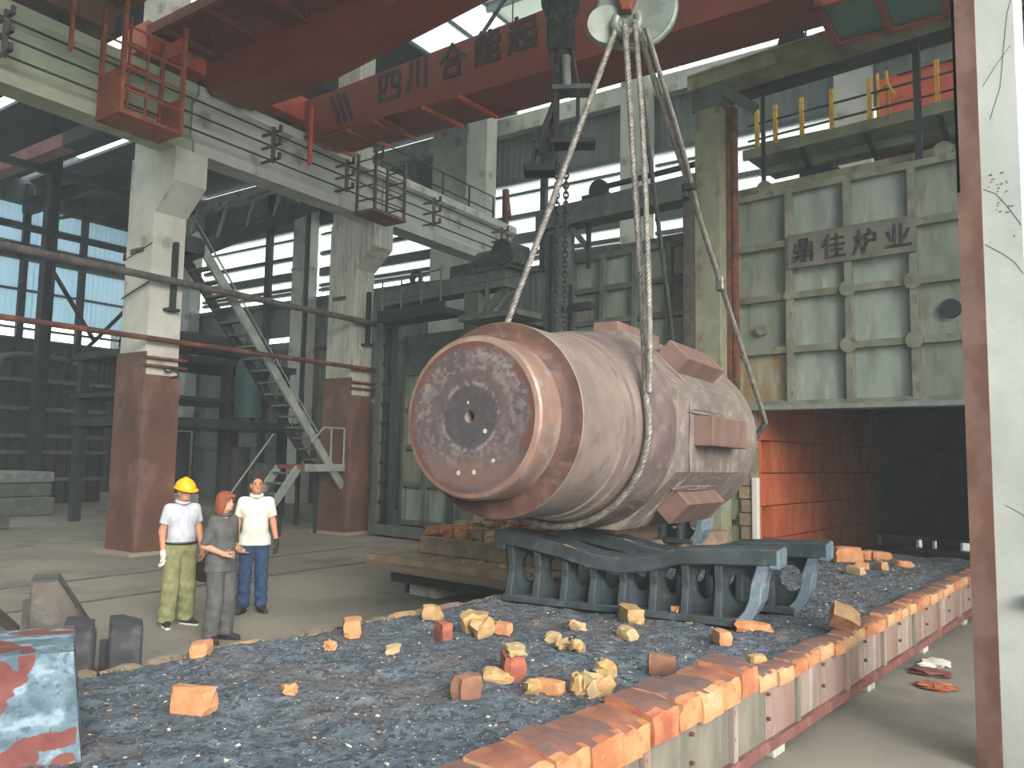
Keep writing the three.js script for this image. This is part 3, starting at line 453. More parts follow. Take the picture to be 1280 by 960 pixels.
{
  const t = thing('door_gantry', 'olive steel gantry frame with a yellow-railed platform above the furnace door', 'gantry', [-6.53, 0, -13.3]);
  const S = (x0, x1, y0, y1, z0, z1, r) => span(x0 + 6.53, x1 + 6.53, y0, y1, z0 + 13.3, z1 + 13.3, r);
  part('post', S(-6.8, -6.3, 0, 9.0, -13.5, -13.1, 0.01), M.olive, t);
  part('guide_channel', [S(-6.29, -6.2, 2.9, 8.6, -13.5, -13.35), S(-6.17, -6.12, 2.9, 8.6, -13.5, -13.35)], M.rust, t);
  part('beam', [S(-6.9, -0.6, 9.0, 9.05, -13.6, -13.0), S(-6.9, -0.6, 9.25, 9.3, -13.6, -13.0), S(-6.9, -0.6, 9.05, 9.25, -13.2, -13.01)], M.olive, t);
  part('beam', S(-6.9, -0.6, 9.0, 9.28, -14.1, -13.75), M.steelDark, t);
  part('knee_brace', [bar([0.2, 8.95, 0.1], [0.85, 8.4, 0.05], 0.18), S(-6.85, -6.25, 8.6, 9.0, -13.55, -13.08)], M.steelGrey, t);
  part('platform', [S(-6.5, -0.6, 8.02, 8.22, -14.62, -14.55), S(-6.5, -0.6, 8.1, 8.16, -16.2, -14.62), S(-6.5, -0.6, 7.95, 8.1, -15.5, -15.4)], M.olive, t);
  for (const x of [-5.4, -4.2, -3, -1.8]) part('platform_brace', bar([x + 6.53, 8.06, -1.4], [x + 6.53 + 0.1, 7.2, -2.6], 0.08), M.steelDark, t);
  part('post', S(-0.95, -0.6, 0, 8.8, -13.5, -13.1), M.olive, t);
  const rl = part('handrail', [rod([0.1, 8.42, -1.35], [5.9, 8.42, -1.35], 0.022, 6), rod([0.1, 8.74, -1.35], [5.9, 8.74, -1.35], 0.022, 6)], M.steelDark, t);
  for (const x of [-6.23, -5.86, -5.34, -4.78, -4.11, -3.0, -1.9]) part('post', S(x - 0.035, x + 0.035, 8.2, 9.02, -14.68, -14.61), M.yellow, rl);
  part('ladder', [rod([2.55, 8.2, -1.4], [2.55, 9.1, -1.4], 0.03, 6), rod([2.75, 8.2, -1.4], [2.7, 9.1, -1.4], 0.03, 6), tube([[2.55, 8.7, -1.4], [2.7, 8.85, -1.35], [2.85, 8.6, -1.35]], 0.025, 6)], M.yellow, rl);
  part('hanger_rod', S(-5.73, -5.67, 6.9, 8.8, -13.7, -13.64), M.steelDark, t); part('hanger_rod', S(-3.14, -3.04, 6.9, 9, -13.7, -13.6), M.steelDark, t);
  part('beam_pulley', [cyl(0.24, 0.16, 1.5, 9.5, -0.1, 'z', 18), S(-5.4, -4.7, 9.3, 9.42, -13.6, -13.2)], M.steelDark, t);
  part('counterweight', S(-5.5, -4.85, 7.05, 7.7, -15.4, -14.9), M.steelDark, t);
}
{
  const t = thing('winch_cover', 'orange winch cover plate behind the yellow railing on the gantry platform', 'cover', [-4.4, 7.9, -16]);
  part('panel', span(0, 3.6, 0.9, 1.75, -0.2, -0.15), M.craneOrange, t); part('panel', span(0.1, 3.6, 0, 0.9, -0.2, -0.15), M.craneRed, t); part('top_edge', span(0.4, 3.6, 1.75, 1.85, -0.3, -0.1), M.steelGrey, t); part('leg', span(0, 0.1, 0, 1.7, -0.3, -0.2), M.craneOrange, t);
}
// second and third furnaces
{
  ribbedDoor('furnace_door', 'grey-green ribbed door of the second furnace behind the forging', -10.0, 0.7, 4, 8, 0.79, 0.7, [M.doorPanelB, M.doorPanel], M.steelGrey);
  const t = thing('door_gantry', 'grey door gantry with a pulley on top, framing the second furnace', 'gantry', [-10.1, 0, -13.3]);
  part('post', span(-0.24, 0.24, 0, 6.9, -0.2, 0.2), M.steelGrey, t); part('post', span(-0.1, 0, 0, 6.8, 0.2, 0.26), M.steelDark, t);
  part('post', span(3.05, 3.3, 0, 6.9, -0.2, 0.2), M.ironBrown, t);
  part('beam', [span(-0.5, 3.35, 6.95, 7.4, -0.24, 0.24)], M.steelGrey, t);
  part('pulley', [cyl(0.22, 0.12, 1.0, 7.62, 0, 'z', 18), span(0.7, 1.3, 7.4, 7.5, -0.2, 0.2)], M.steelDark, t);
  part('chain_run', span(1.2, 3.3, 7.62, 7.7, -0.05, 0.05), M.steelDark, t);
  part('knee_brace', bar([0.3, 6.95, 0], [0.75, 6.4, 0], 0.1), M.steelGrey, t);
  part('hanger_rod', span(0.72, 0.78, 6.0, 6.95, -0.05, 0.05), M.steelDark, t);
  part('latch', [span(0.2, 0.9, 5.1, 5.25, 0, 0.2), span(0.3, 0.36, 4.0, 5.7, 0, 0.06)], M.steelDark, t);
  const fb = thing('furnace', 'closed body of the second furnace behind its grey-green ribbed door', 'furnace', [-10.1, 0, -13.3]); part('body_shell', span(-0.3, 3.05, 0, 6.6, -6.2, -0.7), M.steelGrey, fb);
}
{
  ribbedDoor('furnace_door', 'low ribbed door of the third furnace seen left of the forging', -15.3, 0.35, 3, 4, 0.84, 0.95, [M.doorPanel, M.doorPanelB], M.steelGrey);
  const t = thing('door_gantry', 'tall grey frame with railed platform and pulley over the third furnace', 'gantry', [-15.65, 0, -13.3]);
  part('post', span(-0.24, 0, 0, 5.85, -0.2, 0.2), M.steelGrey, t);
  part('rack', [span(0.14, 0.2, 0, 5.8, 0, 0.2), span(0.34, 0.38, 0, 5.8, 0, 0.2), ...Array.from({ length: 11 }, (_, i) => span(0.02, 0.36, 0.3 + i * 0.5, 0.38 + i * 0.5, 0.02, 0.2))], M.steelDark, t);
  part('post', span(2.9, 3.35, 0, 6.0, -0.2, 0.2), M.steelGrey, t);
  part('beam', [span(-0.24, 4.2, 5.85, 6.25, -0.24, 0.24)], M.steelGrey, t);
  part('base_beam', span(-0.1, 3, 0.05, 0.3, 0.1, 0.3), M.steelGrey, t);
  part('pulley', [put(bare(new THREE.TorusGeometry(0.17, 0.06, 8, 20)), 1.0, 6.5, 0), span(0.7, 1.4, 6.25, 6.36, -0.2, 0.2), span(0.9, 0.94, 6.34, 6.66, -0.03, 0.03)], M.steelDark, t);
  part('platform', [span(0.6, 2.95, 5.28, 5.42, 0.2, 0.9), span(0.6, 2.95, 5.4, 5.56, 0.86, 0.9)], M.steelDark, t);
  const rl = part('handrail', [5.8, 6.05, 6.3].map((y) => rod([0.75, y, 0.88], [2.8, y, 0.88], 0.02, 6)), M.steelGrey, t);
  for (const x of [0.75, 1.45, 2.15, 2.8]) part('post', rod([x, 5.5, 0.88], [x, 6.3, 0.88], 0.024, 6), M.steelGrey, rl);
  part('knee_brace', bar([3.35, 5.3, 0], [4.1, 5.95, 0], 0.14), M.steelGrey, t);
  part('motor', [cyl(0.26, 0.6, 3.55, 6.55, 0, 'x', 18), span(3.2, 4.4, 6.25, 6.36, -0.3, 0.3)], M.machineGreen, t);
  part('gearbox', [span(3.9, 4.5, 6.3, 6.8, -0.3, 0.3, 0.06), cyl(0.3, 0.2, 4.2, 6.6, 0.3, 'z', 20)], M.oily, t); part('winch_base', span(2.4, 3.2, 6.25, 6.55, -0.2, 0.2), M.oily, t);
  const fb = thing('furnace', 'closed body of the third furnace behind the railed platform', 'furnace', [-15.65, 0, -13.3]); part('body_shell', span(-0.2, 3.9, 0, 5.2, -5.2, -0.7), M.steelGrey, fb);
  part('side_stage', [span(3.5, 5.2, 5.0, 5.12, 0, 1), span(3.5, 5.2, 5.8, 5.84, 0.95, 1), span(4.3, 4.36, 5.1, 5.84, 0.95, 1)], M.steelGrey, t);
}
// steel stair
{
  const t = thingB('steel_stair', 'grey steel stair with two flights and a landing beside the streaked column', 'stair', [-15.2, 0, -12.85]);
  const A = [0, 6.4, 2.9], Bq = [0, 1.76, -1.05];
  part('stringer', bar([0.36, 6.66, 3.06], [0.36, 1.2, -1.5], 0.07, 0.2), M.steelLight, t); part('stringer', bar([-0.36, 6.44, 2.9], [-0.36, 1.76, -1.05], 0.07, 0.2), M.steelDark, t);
  for (let k = 0; k < 18; k++) { const f = (k + 0.5) / 18; part('tread', box(0.7, 0.045, 0.21, 0, lerp(A[1], Bq[1], f), lerp(A[2], Bq[2], f)), M.steelGrey, t); }
  part('handrail', [rod([-0.4, 7.3, 2.6], [-0.4, 2.6, -1.3], 0.022, 6), ...[0.25, 0.45, 0.65, 0.85].map((f) => rod([-0.4, lerp(6.4, 1.9, f), lerp(2.9, -1.0, f)], [-0.4, lerp(7.25, 2.7, f), lerp(2.75, -1.2, f)], 0.02, 6))], M.steelLight, t);
  part('landing', span(-0.45, 0.42, 1.66, 1.76, -1.46, 0), M.rust, t);
  part('landing_edge', span(0.42, 0.48, 1.6, 1.78, -1.46, -0.2), M.steelLight, t);
  part('landing_rail', [rod([0.44, 1.74, -1.44], [0.44, 2.68, -1.44], 0.028, 6), rod([0.44, 1.74, -1.0], [0.44, 2.68, -1.0], 0.028, 6), rod([0.44, 2.68, -1.44], [0.44, 2.68, -0.75], 0.028, 6), rod([0.44, 2.68, -0.75], [0.44, 2.3, -0.35], 0.028, 6)], M.steelLight, t);
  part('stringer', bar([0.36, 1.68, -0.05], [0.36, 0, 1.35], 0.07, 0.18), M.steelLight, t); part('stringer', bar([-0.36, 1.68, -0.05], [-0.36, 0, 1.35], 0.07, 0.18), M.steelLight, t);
  for (let k = 0; k < 7; k++) { const f = (k + 0.5) / 7; part('tread', box(0.7, 0.04, 0.2, 0, lerp(1.68, 0, f), lerp(-0.05, 1.35, f)), M.steelGrey, t); }
  part('handrail', [rod([-0.4, 2.5, 0.1], [-0.4, 0.9, 1.4], 0.022, 6), rod([-0.4, 0.05, 1.35], [-0.4, 0.95, 1.38], 0.02, 6)], M.steelLight, t);
  for (const z of [-1.35, -0.2]) part('leg', span(-0.44, -0.37, 0, 1.66, z - 0.035, z + 0.035), M.steelDark, t);
  part('upper_platform', [span(-1.9, 0.45, 6.3, 6.44, 2.85, 3.3), span(0.42, 0.48, 6.2, 6.56, 2.85, 3.3)], M.steelDark, t);
  for (const [x, z] of [[-1.85, 3.2], [-1.85, 2.95]]) part('leg', span(x, x + 0.1, 0, 6.3, z - 0.05, z + 0.05), M.steelDark, t);
  const c = thingB('steel_chute', 'dark sloping steel gallery rising behind the first rust-clad column', 'gallery', [-17.2, 6.6, -11.2]);
  part('floor_beam', [bar([-0.5, 0, 0.4], [-0.5, 3.0, -4.6], 0.1, 0.3), bar([0.5, 0, 0.4], [0.5, 3.0, -4.6], 0.1, 0.3)], M.steelDark, c); part('deck', bar([0, 0, 0.4], [0, 3.0, -4.6], 1.0, 0.08), M.steelDark, c);
  for (let k = 0; k < 6; k++) part('brace', bar([0.5, 0.5 * k, 0.4 - 0.83 * k], [0.5, 0.5 * k + 1.2, 0.1 - 0.83 * k], 0.06), M.steelGrey, c); part('top_rail', bar([0.5, 1.0, 0.2], [0.5, 4.0, -4.7], 0.07), M.steelGrey, c); part('support_leg', [span(-0.5, -0.4, -6.6, 0.2, -0.1, 0), span(-0.5, -0.4, -6.6, 2.6, -4.2, -4.1)], M.steelDark, c);
}
// machinery of the left bay
{
  const t = thingB('pipe_rack', 'dark machinery rack with beams and pipes between the two rust-clad columns', 'rack', [-21.5, 0, -14.5]);
  for (const [x, z] of [[-1.5, 2.6], [-1.5, -2.6], [1, 2.2], [1, -0.4], [1, -2.6]]) part('post', span(x - 0.12, x + 0.12, 0, 4.6, z - 0.12, z + 0.12), M.steelDark, t);
  part('deck', span(-1.8, 2.2, 2.7, 2.95, -2.9, 2.8), M.steelDark, t); part('beam', span(-1.8, 1.2, 3.5, 3.62, -2.9, 2.8), M.steelDark, t); part('deck', span(-1.8, 1.2, 4.6, 4.8, -2.9, 2.8), M.steelDark, t);
  part('duct', tube([[0.6, 4.9, 2.6], [0.6, 5.2, 1], [0.2, 5.3, -0.6], [0, 5.2, -2.8]], 0.34, 12), M.steelDark, t);
  part('tank', cyl(0.5, 2.6, 0.4, 1.3, 0.9, 'y', 20), M.steelDark, t); part('tank', cyl(0.42, 2.2, 0.3, 1.1, -1.4, 'y', 20), M.steelDark, t);
  part('cabinet', span(0.2, 1, 0.1, 1.7, -2.4, -1.6), M.steelGrey, t);
  const v = thingB('gas_tank', 'teal upright tank standing on the dark rack near the stair', 'tank', [-19.82, 2.95, -15.2]);
  part('shell', [cyl(0.4, 1.5, 0, 0.85, 0, 'y', 24), put(bare(new THREE.SphereGeometry(0.4, 20, 10, 0, Math.PI * 2, 0, Math.PI / 2)), 0, 1.6, 0)], M.teal, v); part('stand', [0, 2.1, 4.2].map((a) => rod([0.3 * Math.cos(a), 0, 0.3 * Math.sin(a)], [0.3 * Math.cos(a), 0.2, 0.3 * Math.sin(a)], 0.05)), M.steelDark, v);
  const c = thingB('scrap_box', 'low grey skip of scrap behind the people', 'skip', [-18.3, 0, -11.6]);
  part('tub', extr([[-0.8, 0], [0.8, 0], [1, 0.7], [-1, 0.7]], 1.2), M.ironBrown, c, 0, 0, -0.6, Math.PI / 2); part('sheet_scrap', [box(1.0, 0.05, 0.7, 0, 0.78, 0.1), box(0.6, 0.2, 0.5, 0.1, 0.86, -0.5)], M.steelLight, c);
}
{
  const t = thingB('old_furnace', 'dark blue-grey ribbed furnace block in the left bay', 'furnace', [-31, 0, -14.6]);
  part('body', span(-2.4, 0, 0, 4.6, -2.4, 1.9), M.steelDark, t);
  for (const y of [0.9, 1.9, 2.5, 3.5, 4.55]) part('band', span(-2.4, 0.12, y - 0.07, y + 0.07, -2.5, 2.0), M.steelGrey, t);
  for (let z = -2.3; z < 2; z += 0.42) part('rib', span(0, 0.08, 0, 4.5, z - 0.04, z + 0.04), M.steelDark, t);
  for (let k = 0; k < 7; k++) part('header_pipe', tube([[-0.2 - k * 0.28, 4.6, 1.6], [-0.2 - k * 0.28, 5.3, 1.4], [-0.2 - k * 0.28, 5.5, 0], [-0.2 - k * 0.28, 5.2, -2]], 0.11, 8), M.steelGrey, t);
  const s = thingB('steel_column', 'dark steel column with diagonal braces in front of the old furnace', 'column', [-30.3, 0, -14.1]);
  part('shaft', [span(-0.2, 0.2, 0, 14, 0.16, 0.2), span(-0.2, 0.2, 0, 14, -0.2, -0.16), span(-0.04, 0.04, 0, 14, -0.18, 0.18)], M.steelDark, s);
  part('brace', [bar([0, 8.6, -0.2], [0, 6.2, -1.9], 0.12), bar([0, 6.2, -1.9], [0, 9.0, -4.2], 0.12), bar([0, 10.6, -0.2], [0, 11.8, -2.8], 0.12), bar([0, 6.2, -1.9], [0, 4.8, -0.6], 0.12)], M.steelDark, s);
  part('strut', [bar([0, 10.0, 2], [0, 10.0, -6], 0.2), bar([0, 12.3, 2], [0, 12.3, -6], 0.24)], M.steelDark, s);
}
[[-27.2, 0, -11.6, 3.2, 0.55, 2.3, 'broad grey slab lying at the bottom of the pile near the old furnace'], [-27.4, 0.55, -11.7, 2.9, 0.4, 2.0, 'tilted grey slab in the middle of the pile near the old furnace'], [-27.3, 0.97, -11.9, 2.4, 0.34, 1.7, 'topmost pale slab of the pile near the old furnace']].forEach(([x, y, z, w, h, d, lab], i) => soloB('steel_slab', lab, 'slab', box(w, h, d, 0, h / 2, 0, 0.05), i === 2 ? M.steelLight : M.steelGrey, [x, y, z], { group: 'slabs piled by the old furnace' }, 0.1 * i - 0.1));
soloB('steel_billet', 'long low dark billet on the floor before the slab pile', 'billet', box(5.4, 0.4, 0.9, 0, 0.2, 0, 0.04), M.ironBrown, [-24.4, 0, -9.2]);
{
  // right-hand column: white concrete with a rusty corner angle
  const t = thing('concrete_column', 'cracked white concrete column with a rust-brown corner angle, at the edge of view', 'column', [-1.16, 0, -6.3]);
  part('shaft', span(0.05, 0.365, 0, 16, -0.45, 0), M.concreteWhite, t);
  part('corner_angle', [span(-0.02, 0.13, 0, 16, 0, 0.02), span(-0.02, 0.0, 0, 16, -0.15, 0.02)], M.rustClad, t);
  for (const c of [[[0.36, 5.35], [0.33, 5.25], [0.3, 5.0], [0.27, 4.72], [0.2, 4.5]], [[0.14, 4.0], [0.22, 3.95], [0.28, 3.85], [0.31, 3.8], [0.36, 3.7]], [[0.14, 3.6], [0.24, 3.52], [0.31, 3.45], [0.36, 3.36]], [[0.2, 1.78], [0.3, 1.72], [0.33, 1.66], [0.36, 1.6]], [[0.16, 4.75], [0.26, 4.9], [0.34, 5.0]]])
    part('crack', c.slice(1).map((q, i) => bar([c[i][0], c[i][1], 0.001], [q[0], q[1], 0.001], 0.004, 0.003, V(0, 0, 1))), M.steelGrey, t);
  part('patch_scar', Array.from({ length: 22 }, () => { const g = box(rnd(0.004, 0.022), rnd(0.004, 0.012), 0.003, rnd(0.14, 0.32), rnd(3.6, 4.1), 0.002); return g; }), M.steelGrey, t);
  part('chipped_stain', Array.from({ length: 14 }, () => box(rnd(0.006, 0.03), rnd(0.004, 0.01), 0.003, rnd(0.14, 0.34), 5.92 + rnd(-0.05, 0.05), 0.002)), M.ironBrown, t);
  part('switch_box', span(0.31, 0.4, 1.12, 1.2, 0, 0.08), M.black, t);
}

// ---------------------------------------------------------------- the furnace car
const deckY = (x, z) => 0.585 + 0.05 * (fbm((x + 8) / 8, (z + 20) / 24, 9, 27, 4, 401) - 0.5) * 2 + 0.034 * (fbm((x + 8) / 8, (z + 20) / 24, 50, 140, 3, 411) - 0.5) * 2 - 0.03 * smooth(-2.9, -2.5, x);
const irregular = (w, h, d, rough, s) => {                              // a broken lump: a box with its corners knocked about
  const g = new THREE.BoxGeometry(w, h, d, 3, 3, 3), p = g.attributes.position, v = V(0, 0, 0);
  for (let i = 0; i < p.count; i++) {
    v.fromBufferAttribute(p, i); const q = v.clone().divide(V(w / 2, h / 2, d / 2)), e = Math.abs(q.x) + Math.abs(q.y) + Math.abs(q.z), k = 1 - 0.12 * Math.max(0, e - 1.8);
    const a = Math.round(q.x * 3) + 7, b = Math.round(q.y * 3) + 7, c = Math.round(q.z * 3) + 7;
    v.multiplyScalar(k); v.x += (hash(a * 16 + b, c, s) - 0.5) * w * rough; v.y += (hash(a * 16 + b, c, s + 1) - 0.5) * h * rough; v.z += (hash(a * 16 + b, c, s + 2) - 0.5) * d * rough;
    if (q.x > 0.3 && q.y > 0.3 && hash(s, 3, 3) > 0.5) { v.x -= w * 0.16 * hash(s, 4, 4); v.y -= h * 0.22 * hash(s, 5, 5); }
    if (q.x < -0.3 && q.z > 0.3 && hash(s, 6, 3) > 0.4) { v.x += w * 0.22 * hash(s, 7, 4); }
    p.setXYZ(i, v.x, v.y, v.z);
  }
  return toCreasedNormals(g.toNonIndexed(), 0.5);
};
const car = thing('furnace_car', 'long flat furnace car covered in slate-grey slag with a firebrick kerb', 'furnace car', [-3.9, 0, -6.8]);
{
  const ox = -3.9, oz = -6.8, S = (x0, x1, y0, y1, z0, z1, r) => span(x0 - ox, x1 - ox, y0, y1, z0 - oz, z1 - oz, r);
  part('chassis', S(-5.55, -2.28, 0.16, 0.5, -13.8, 0.6), M.steelDark, car);
  {
    const nx = 76, nz = 300, x0 = -5.56, x1 = -2.42, z0 = -13.95, z1 = 0.6, g = new THREE.PlaneGeometry(1, 1, nx, nz), p = g.attributes.position, uv = g.attributes.uv;
    for (let j = 0; j <= nz; j++) for (let i = 0; i <= nx; i++) { const k = j * (nx + 1) + i, z = lerp(z0, z1, j / nz), x = lerp(x0, x1 + 0.13 * smooth(-4.9, -5.2, z), i / nx), e = smooth(0, 0.02, i / nx) * smooth(0, 0.02, 1 - i / nx); p.setXYZ(k, x - ox, lerp(0.48, deckY(x, z), e), z - oz); uv.setXY(k, x, z); }
    g.computeVertexNormals(); const b = g.toNonIndexed(); b.userData.metric = true;
    part('slag_bed', b, M.slag, car);
  }
  {
    const shapes = irregular(1, 0.4, 0.8, 0.3, 91), n = 26000, im = new THREE.InstancedMesh(solid(shapes), M.chip, n), m = new THREE.Matrix4(), q = new THREE.Quaternion(), c = new THREE.Color();
    for (let i = 0; i < n; i++) {
      const x = rnd(-5.52, -2.5), z = -13.8 + 14.2 * Math.pow(rnd(), 0.75), k = rnd(), near = z > -7, s = (k > 0.975 ? rnd(0.008, 0.022) : rnd(0.006, 0.02)) * (near ? 1 : 1.4);
      q.setFromEuler(new THREE.Euler(rnd(-0.4, 0.4), rnd(0, 6.28), rnd(-0.4, 0.4)));
      m.compose(V(x - ox, deckY(x, z) + s * 0.08, z - oz), q, V(s * rnd(0.7, 1.6), s * rnd(0.5, 1.2), s * rnd(0.7, 1.6)));
      im.setMatrixAt(i, m);
      const t = rnd(0.75, 1.3);
      if (k > 0.97) s < 0.014 || rnd() > 0.7 ? c.setRGB(0.6 * t, 0.57 * t, 0.5 * t) : c.setRGB(0.4 * t, 0.3 * t, 0.2 * t); else if (k > 0.969) c.setRGB(0.62 * t, 0.56 * t, 0.44 * t); else if (k > 0.95) c.setRGB(0.5 * t, 0.27 * t, 0.14 * t); else if (k > 0.82) c.setRGB(0.095 * t, 0.083 * t, 0.08 * t); else if (k > 0.45) c.setRGB(0.11 * t, 0.138 * t, 0.168 * t); else c.setRGB(0.068 * t, 0.083 * t, 0.1 * t);
      im.setColorAt(i, c);
    }
    im.name = 'slag_flakes'; im.userData.kind = 'stuff'; car.add(im);
  }
  // kerb of firebricks: dark skin on top, fresh orange breaks outside
  const kerb = [0, 1, 2, 3, 4, 5].map((s) => {
    const w = 0.31, h = 0.19, d = 0.262, g = new THREE.BoxGeometry(w, h, d, 6, 4, 5), p = g.attributes.position;
    for (let i = 0; i < p.count; i++) {
      let x = p.getX(i), y = p.getY(i), z = p.getZ(i); const a = Math.round((x / w + 0.5) * 6), b = Math.round((y / h + 0.5) * 4), c = Math.round((z / d + 0.5) * 5);
      const out = (x / w + 0.5), top = (y / h + 0.5), r = (k) => hash(a * 37 + b * 11, c, s * 7 + k) - 0.5;
      const lip = 0.35 + 0.5 * hash(c, s, 77), edge = smooth(0.55, 1, out) * smooth(0.4, 1, top);
      y -= edge * (0.02 + 0.04 * lip * lip); x -= edge * 0.016 * lip; if ((c === 0 || c === 5) && top > 0.9) y -= 0.006;
      x += r(1) * 0.007 * (out > 0.6 ? 1 : 0.3); y += r(2) * 0.005 * top; z += r(3) * 0.003;
      if (c === 5 && hash(s, 8, 8) > 0.5 && out > 0.5 && top > 0.5) { z -= 0.05 * hash(s, 9, 9); y -= 0.02; }
      p.setXYZ(i, x, y, z);
    }
    const n = toCreasedNormals(g.toNonIndexed(), 0.4), pos = n.attributes.position, face = [[], []], side = 4 * 5 * 2 * 2;
    for (let i = 0; i < pos.count; i += 3) { const f = i / 3 - side, ix = Math.floor(f / 2) % 6, iy = Math.floor(f / 12); face[f >= 0 && f < 60 && !(ix === 5 && hash(iy, s, 5) > 0.45) ? 0 : 1].push(i); }
    const build = (list) => { const o = new THREE.BufferGeometry(), P = new Float32Array(list.length * 9), N = new Float32Array(list.length * 9); list.forEach((i, k) => { for (let v = 0; v < 9; v++) { P[k * 9 + v] = pos.array[i * 3 + v]; N[k * 9 + v] = n.attributes.normal.array[i * 3 + v]; } }); o.setAttribute('position', new THREE.BufferAttribute(P, 3)); o.setAttribute('normal', new THREE.BufferAttribute(N, 3)); return o; };
    const all = mergeGeometries([uvBox(build(face[0])), uvBox(build(face[1]))], true);
    return all;
  });
  for (let z = 0.45, k = 0; z > -13.5; k++) {
    const near = z > -5.0, o = new THREE.Mesh(kerb[(k * 5 + 2) % 6], [M.brickSkin[(k * 2 + (rnd() > 0.6 ? 1 : 0)) % 3], M.brickFace[near ? [0, 1, 0, 3, 0, 2][k % 6] : [2, 0, 2, 2, 1, 0][k % 6]]]);
    o.name = 'brick'; o.position.set((near ? -2.365 : -2.285) + rnd(-0.012, 0.012) - ox, (near ? 0.628 : 0.578) + rnd(-0.008, 0.008) + (near ? 0.012 : 0.005) * Math.sin(k * 1.7), z - 0.14 - oz); o.rotation.set(rnd(-0.025, 0.025), rnd(-0.05, 0.05), rnd(-0.03, 0.02)); o.scale.set(near ? 1 : 0.5, near ? 1 : 0.62, near ? 1.05 : 1); car.add(o);
    z -= 0.275 + rnd(0, 0.012);
  }
  { const o = new THREE.Mesh(kerb[1], [M.brickFace[2], M.brickFace[0]]); o.name = 'brick'; o.position.set(-2.34 - ox, 0.7, -7.25 - oz); o.rotation.set(0.5, 0.25, -0.5); o.scale.setScalar(0.75); car.add(o); }
  for (let z = 0.4, k = 0; z > -13.6; z -= 0.32, k++) part('edge_brick', irregular(0.2, 0.12, 0.3, 0.1, 500 + k % 7).clone(), [M.sandTan, M.sandTan, M.brickTan, M.sandTan, M.sandTan][k % 5], car, -5.56 - ox, 0.528 + rnd(-0.012, 0.004), z - oz);
  // side plates, each with its bolts
  const plateG = solid(span(0, 0.03, 0.1, 0.535, -0.262, 0.262, 0.004)), bolts = solid([0.17, 0.33, 0.49].map((y) => cyl(0.013, 0.02, 0.035, y, 0.24, 'x', 8))), strap = solid(span(0, 0.045, 0.11, 0.53, 0.2, 0.262));
  for (let z = 0.3, k = 0; z > -13.4; z -= 0.53, k++) {
    const pl = part('side_plate', plateG, M.plate[z > -5.2 ? 0 : [1, 2, 3, 1, 2, 1, 3, 2][k % 8]], car, -2.27 - ox + (k % 3) * 0.004, 0, z - oz);
    if (k % 2 === 0) part('strap', strap, M.plate[[0, 2, 1][k % 3]], pl, 0.012, 0, 0);
    part('bolt', bolts, M.rust, pl, 0.012, 0, 0);
  }
  part('edge_rail', [S(-2.3, -2.2, 0.12, 0.19, -13.8, 0.6), S(-2.3, -2.27, 0.0 + 0.1, 0.25, -13.8, 0.6), S(-5.62, -5.52, 0.1, 0.5, -13.8, 0.6)], M.edgeRed, car);
  for (const z of [-1.5, -3.5, -5.6, -7.72, -9.67, -11.7]) part('support_block', S(-2.47, -2.27, 0, 0.15, z - 0.1, z + 0.1, 0.01), M.concrete, car);
  for (const z of [-2.5, -4.6, -6.7, -8.7, -10.7]) part('wheel', [put(cyl(0.15, 0.1, 0, 0, 0, 'x', 24), -2.55 - ox, 0.15, z - oz), put(cyl(0.18, 0.03, 0, 0, 0, 'x', 24), -2.62 - ox, 0.18, z - oz)], M.steelDark, car);
}
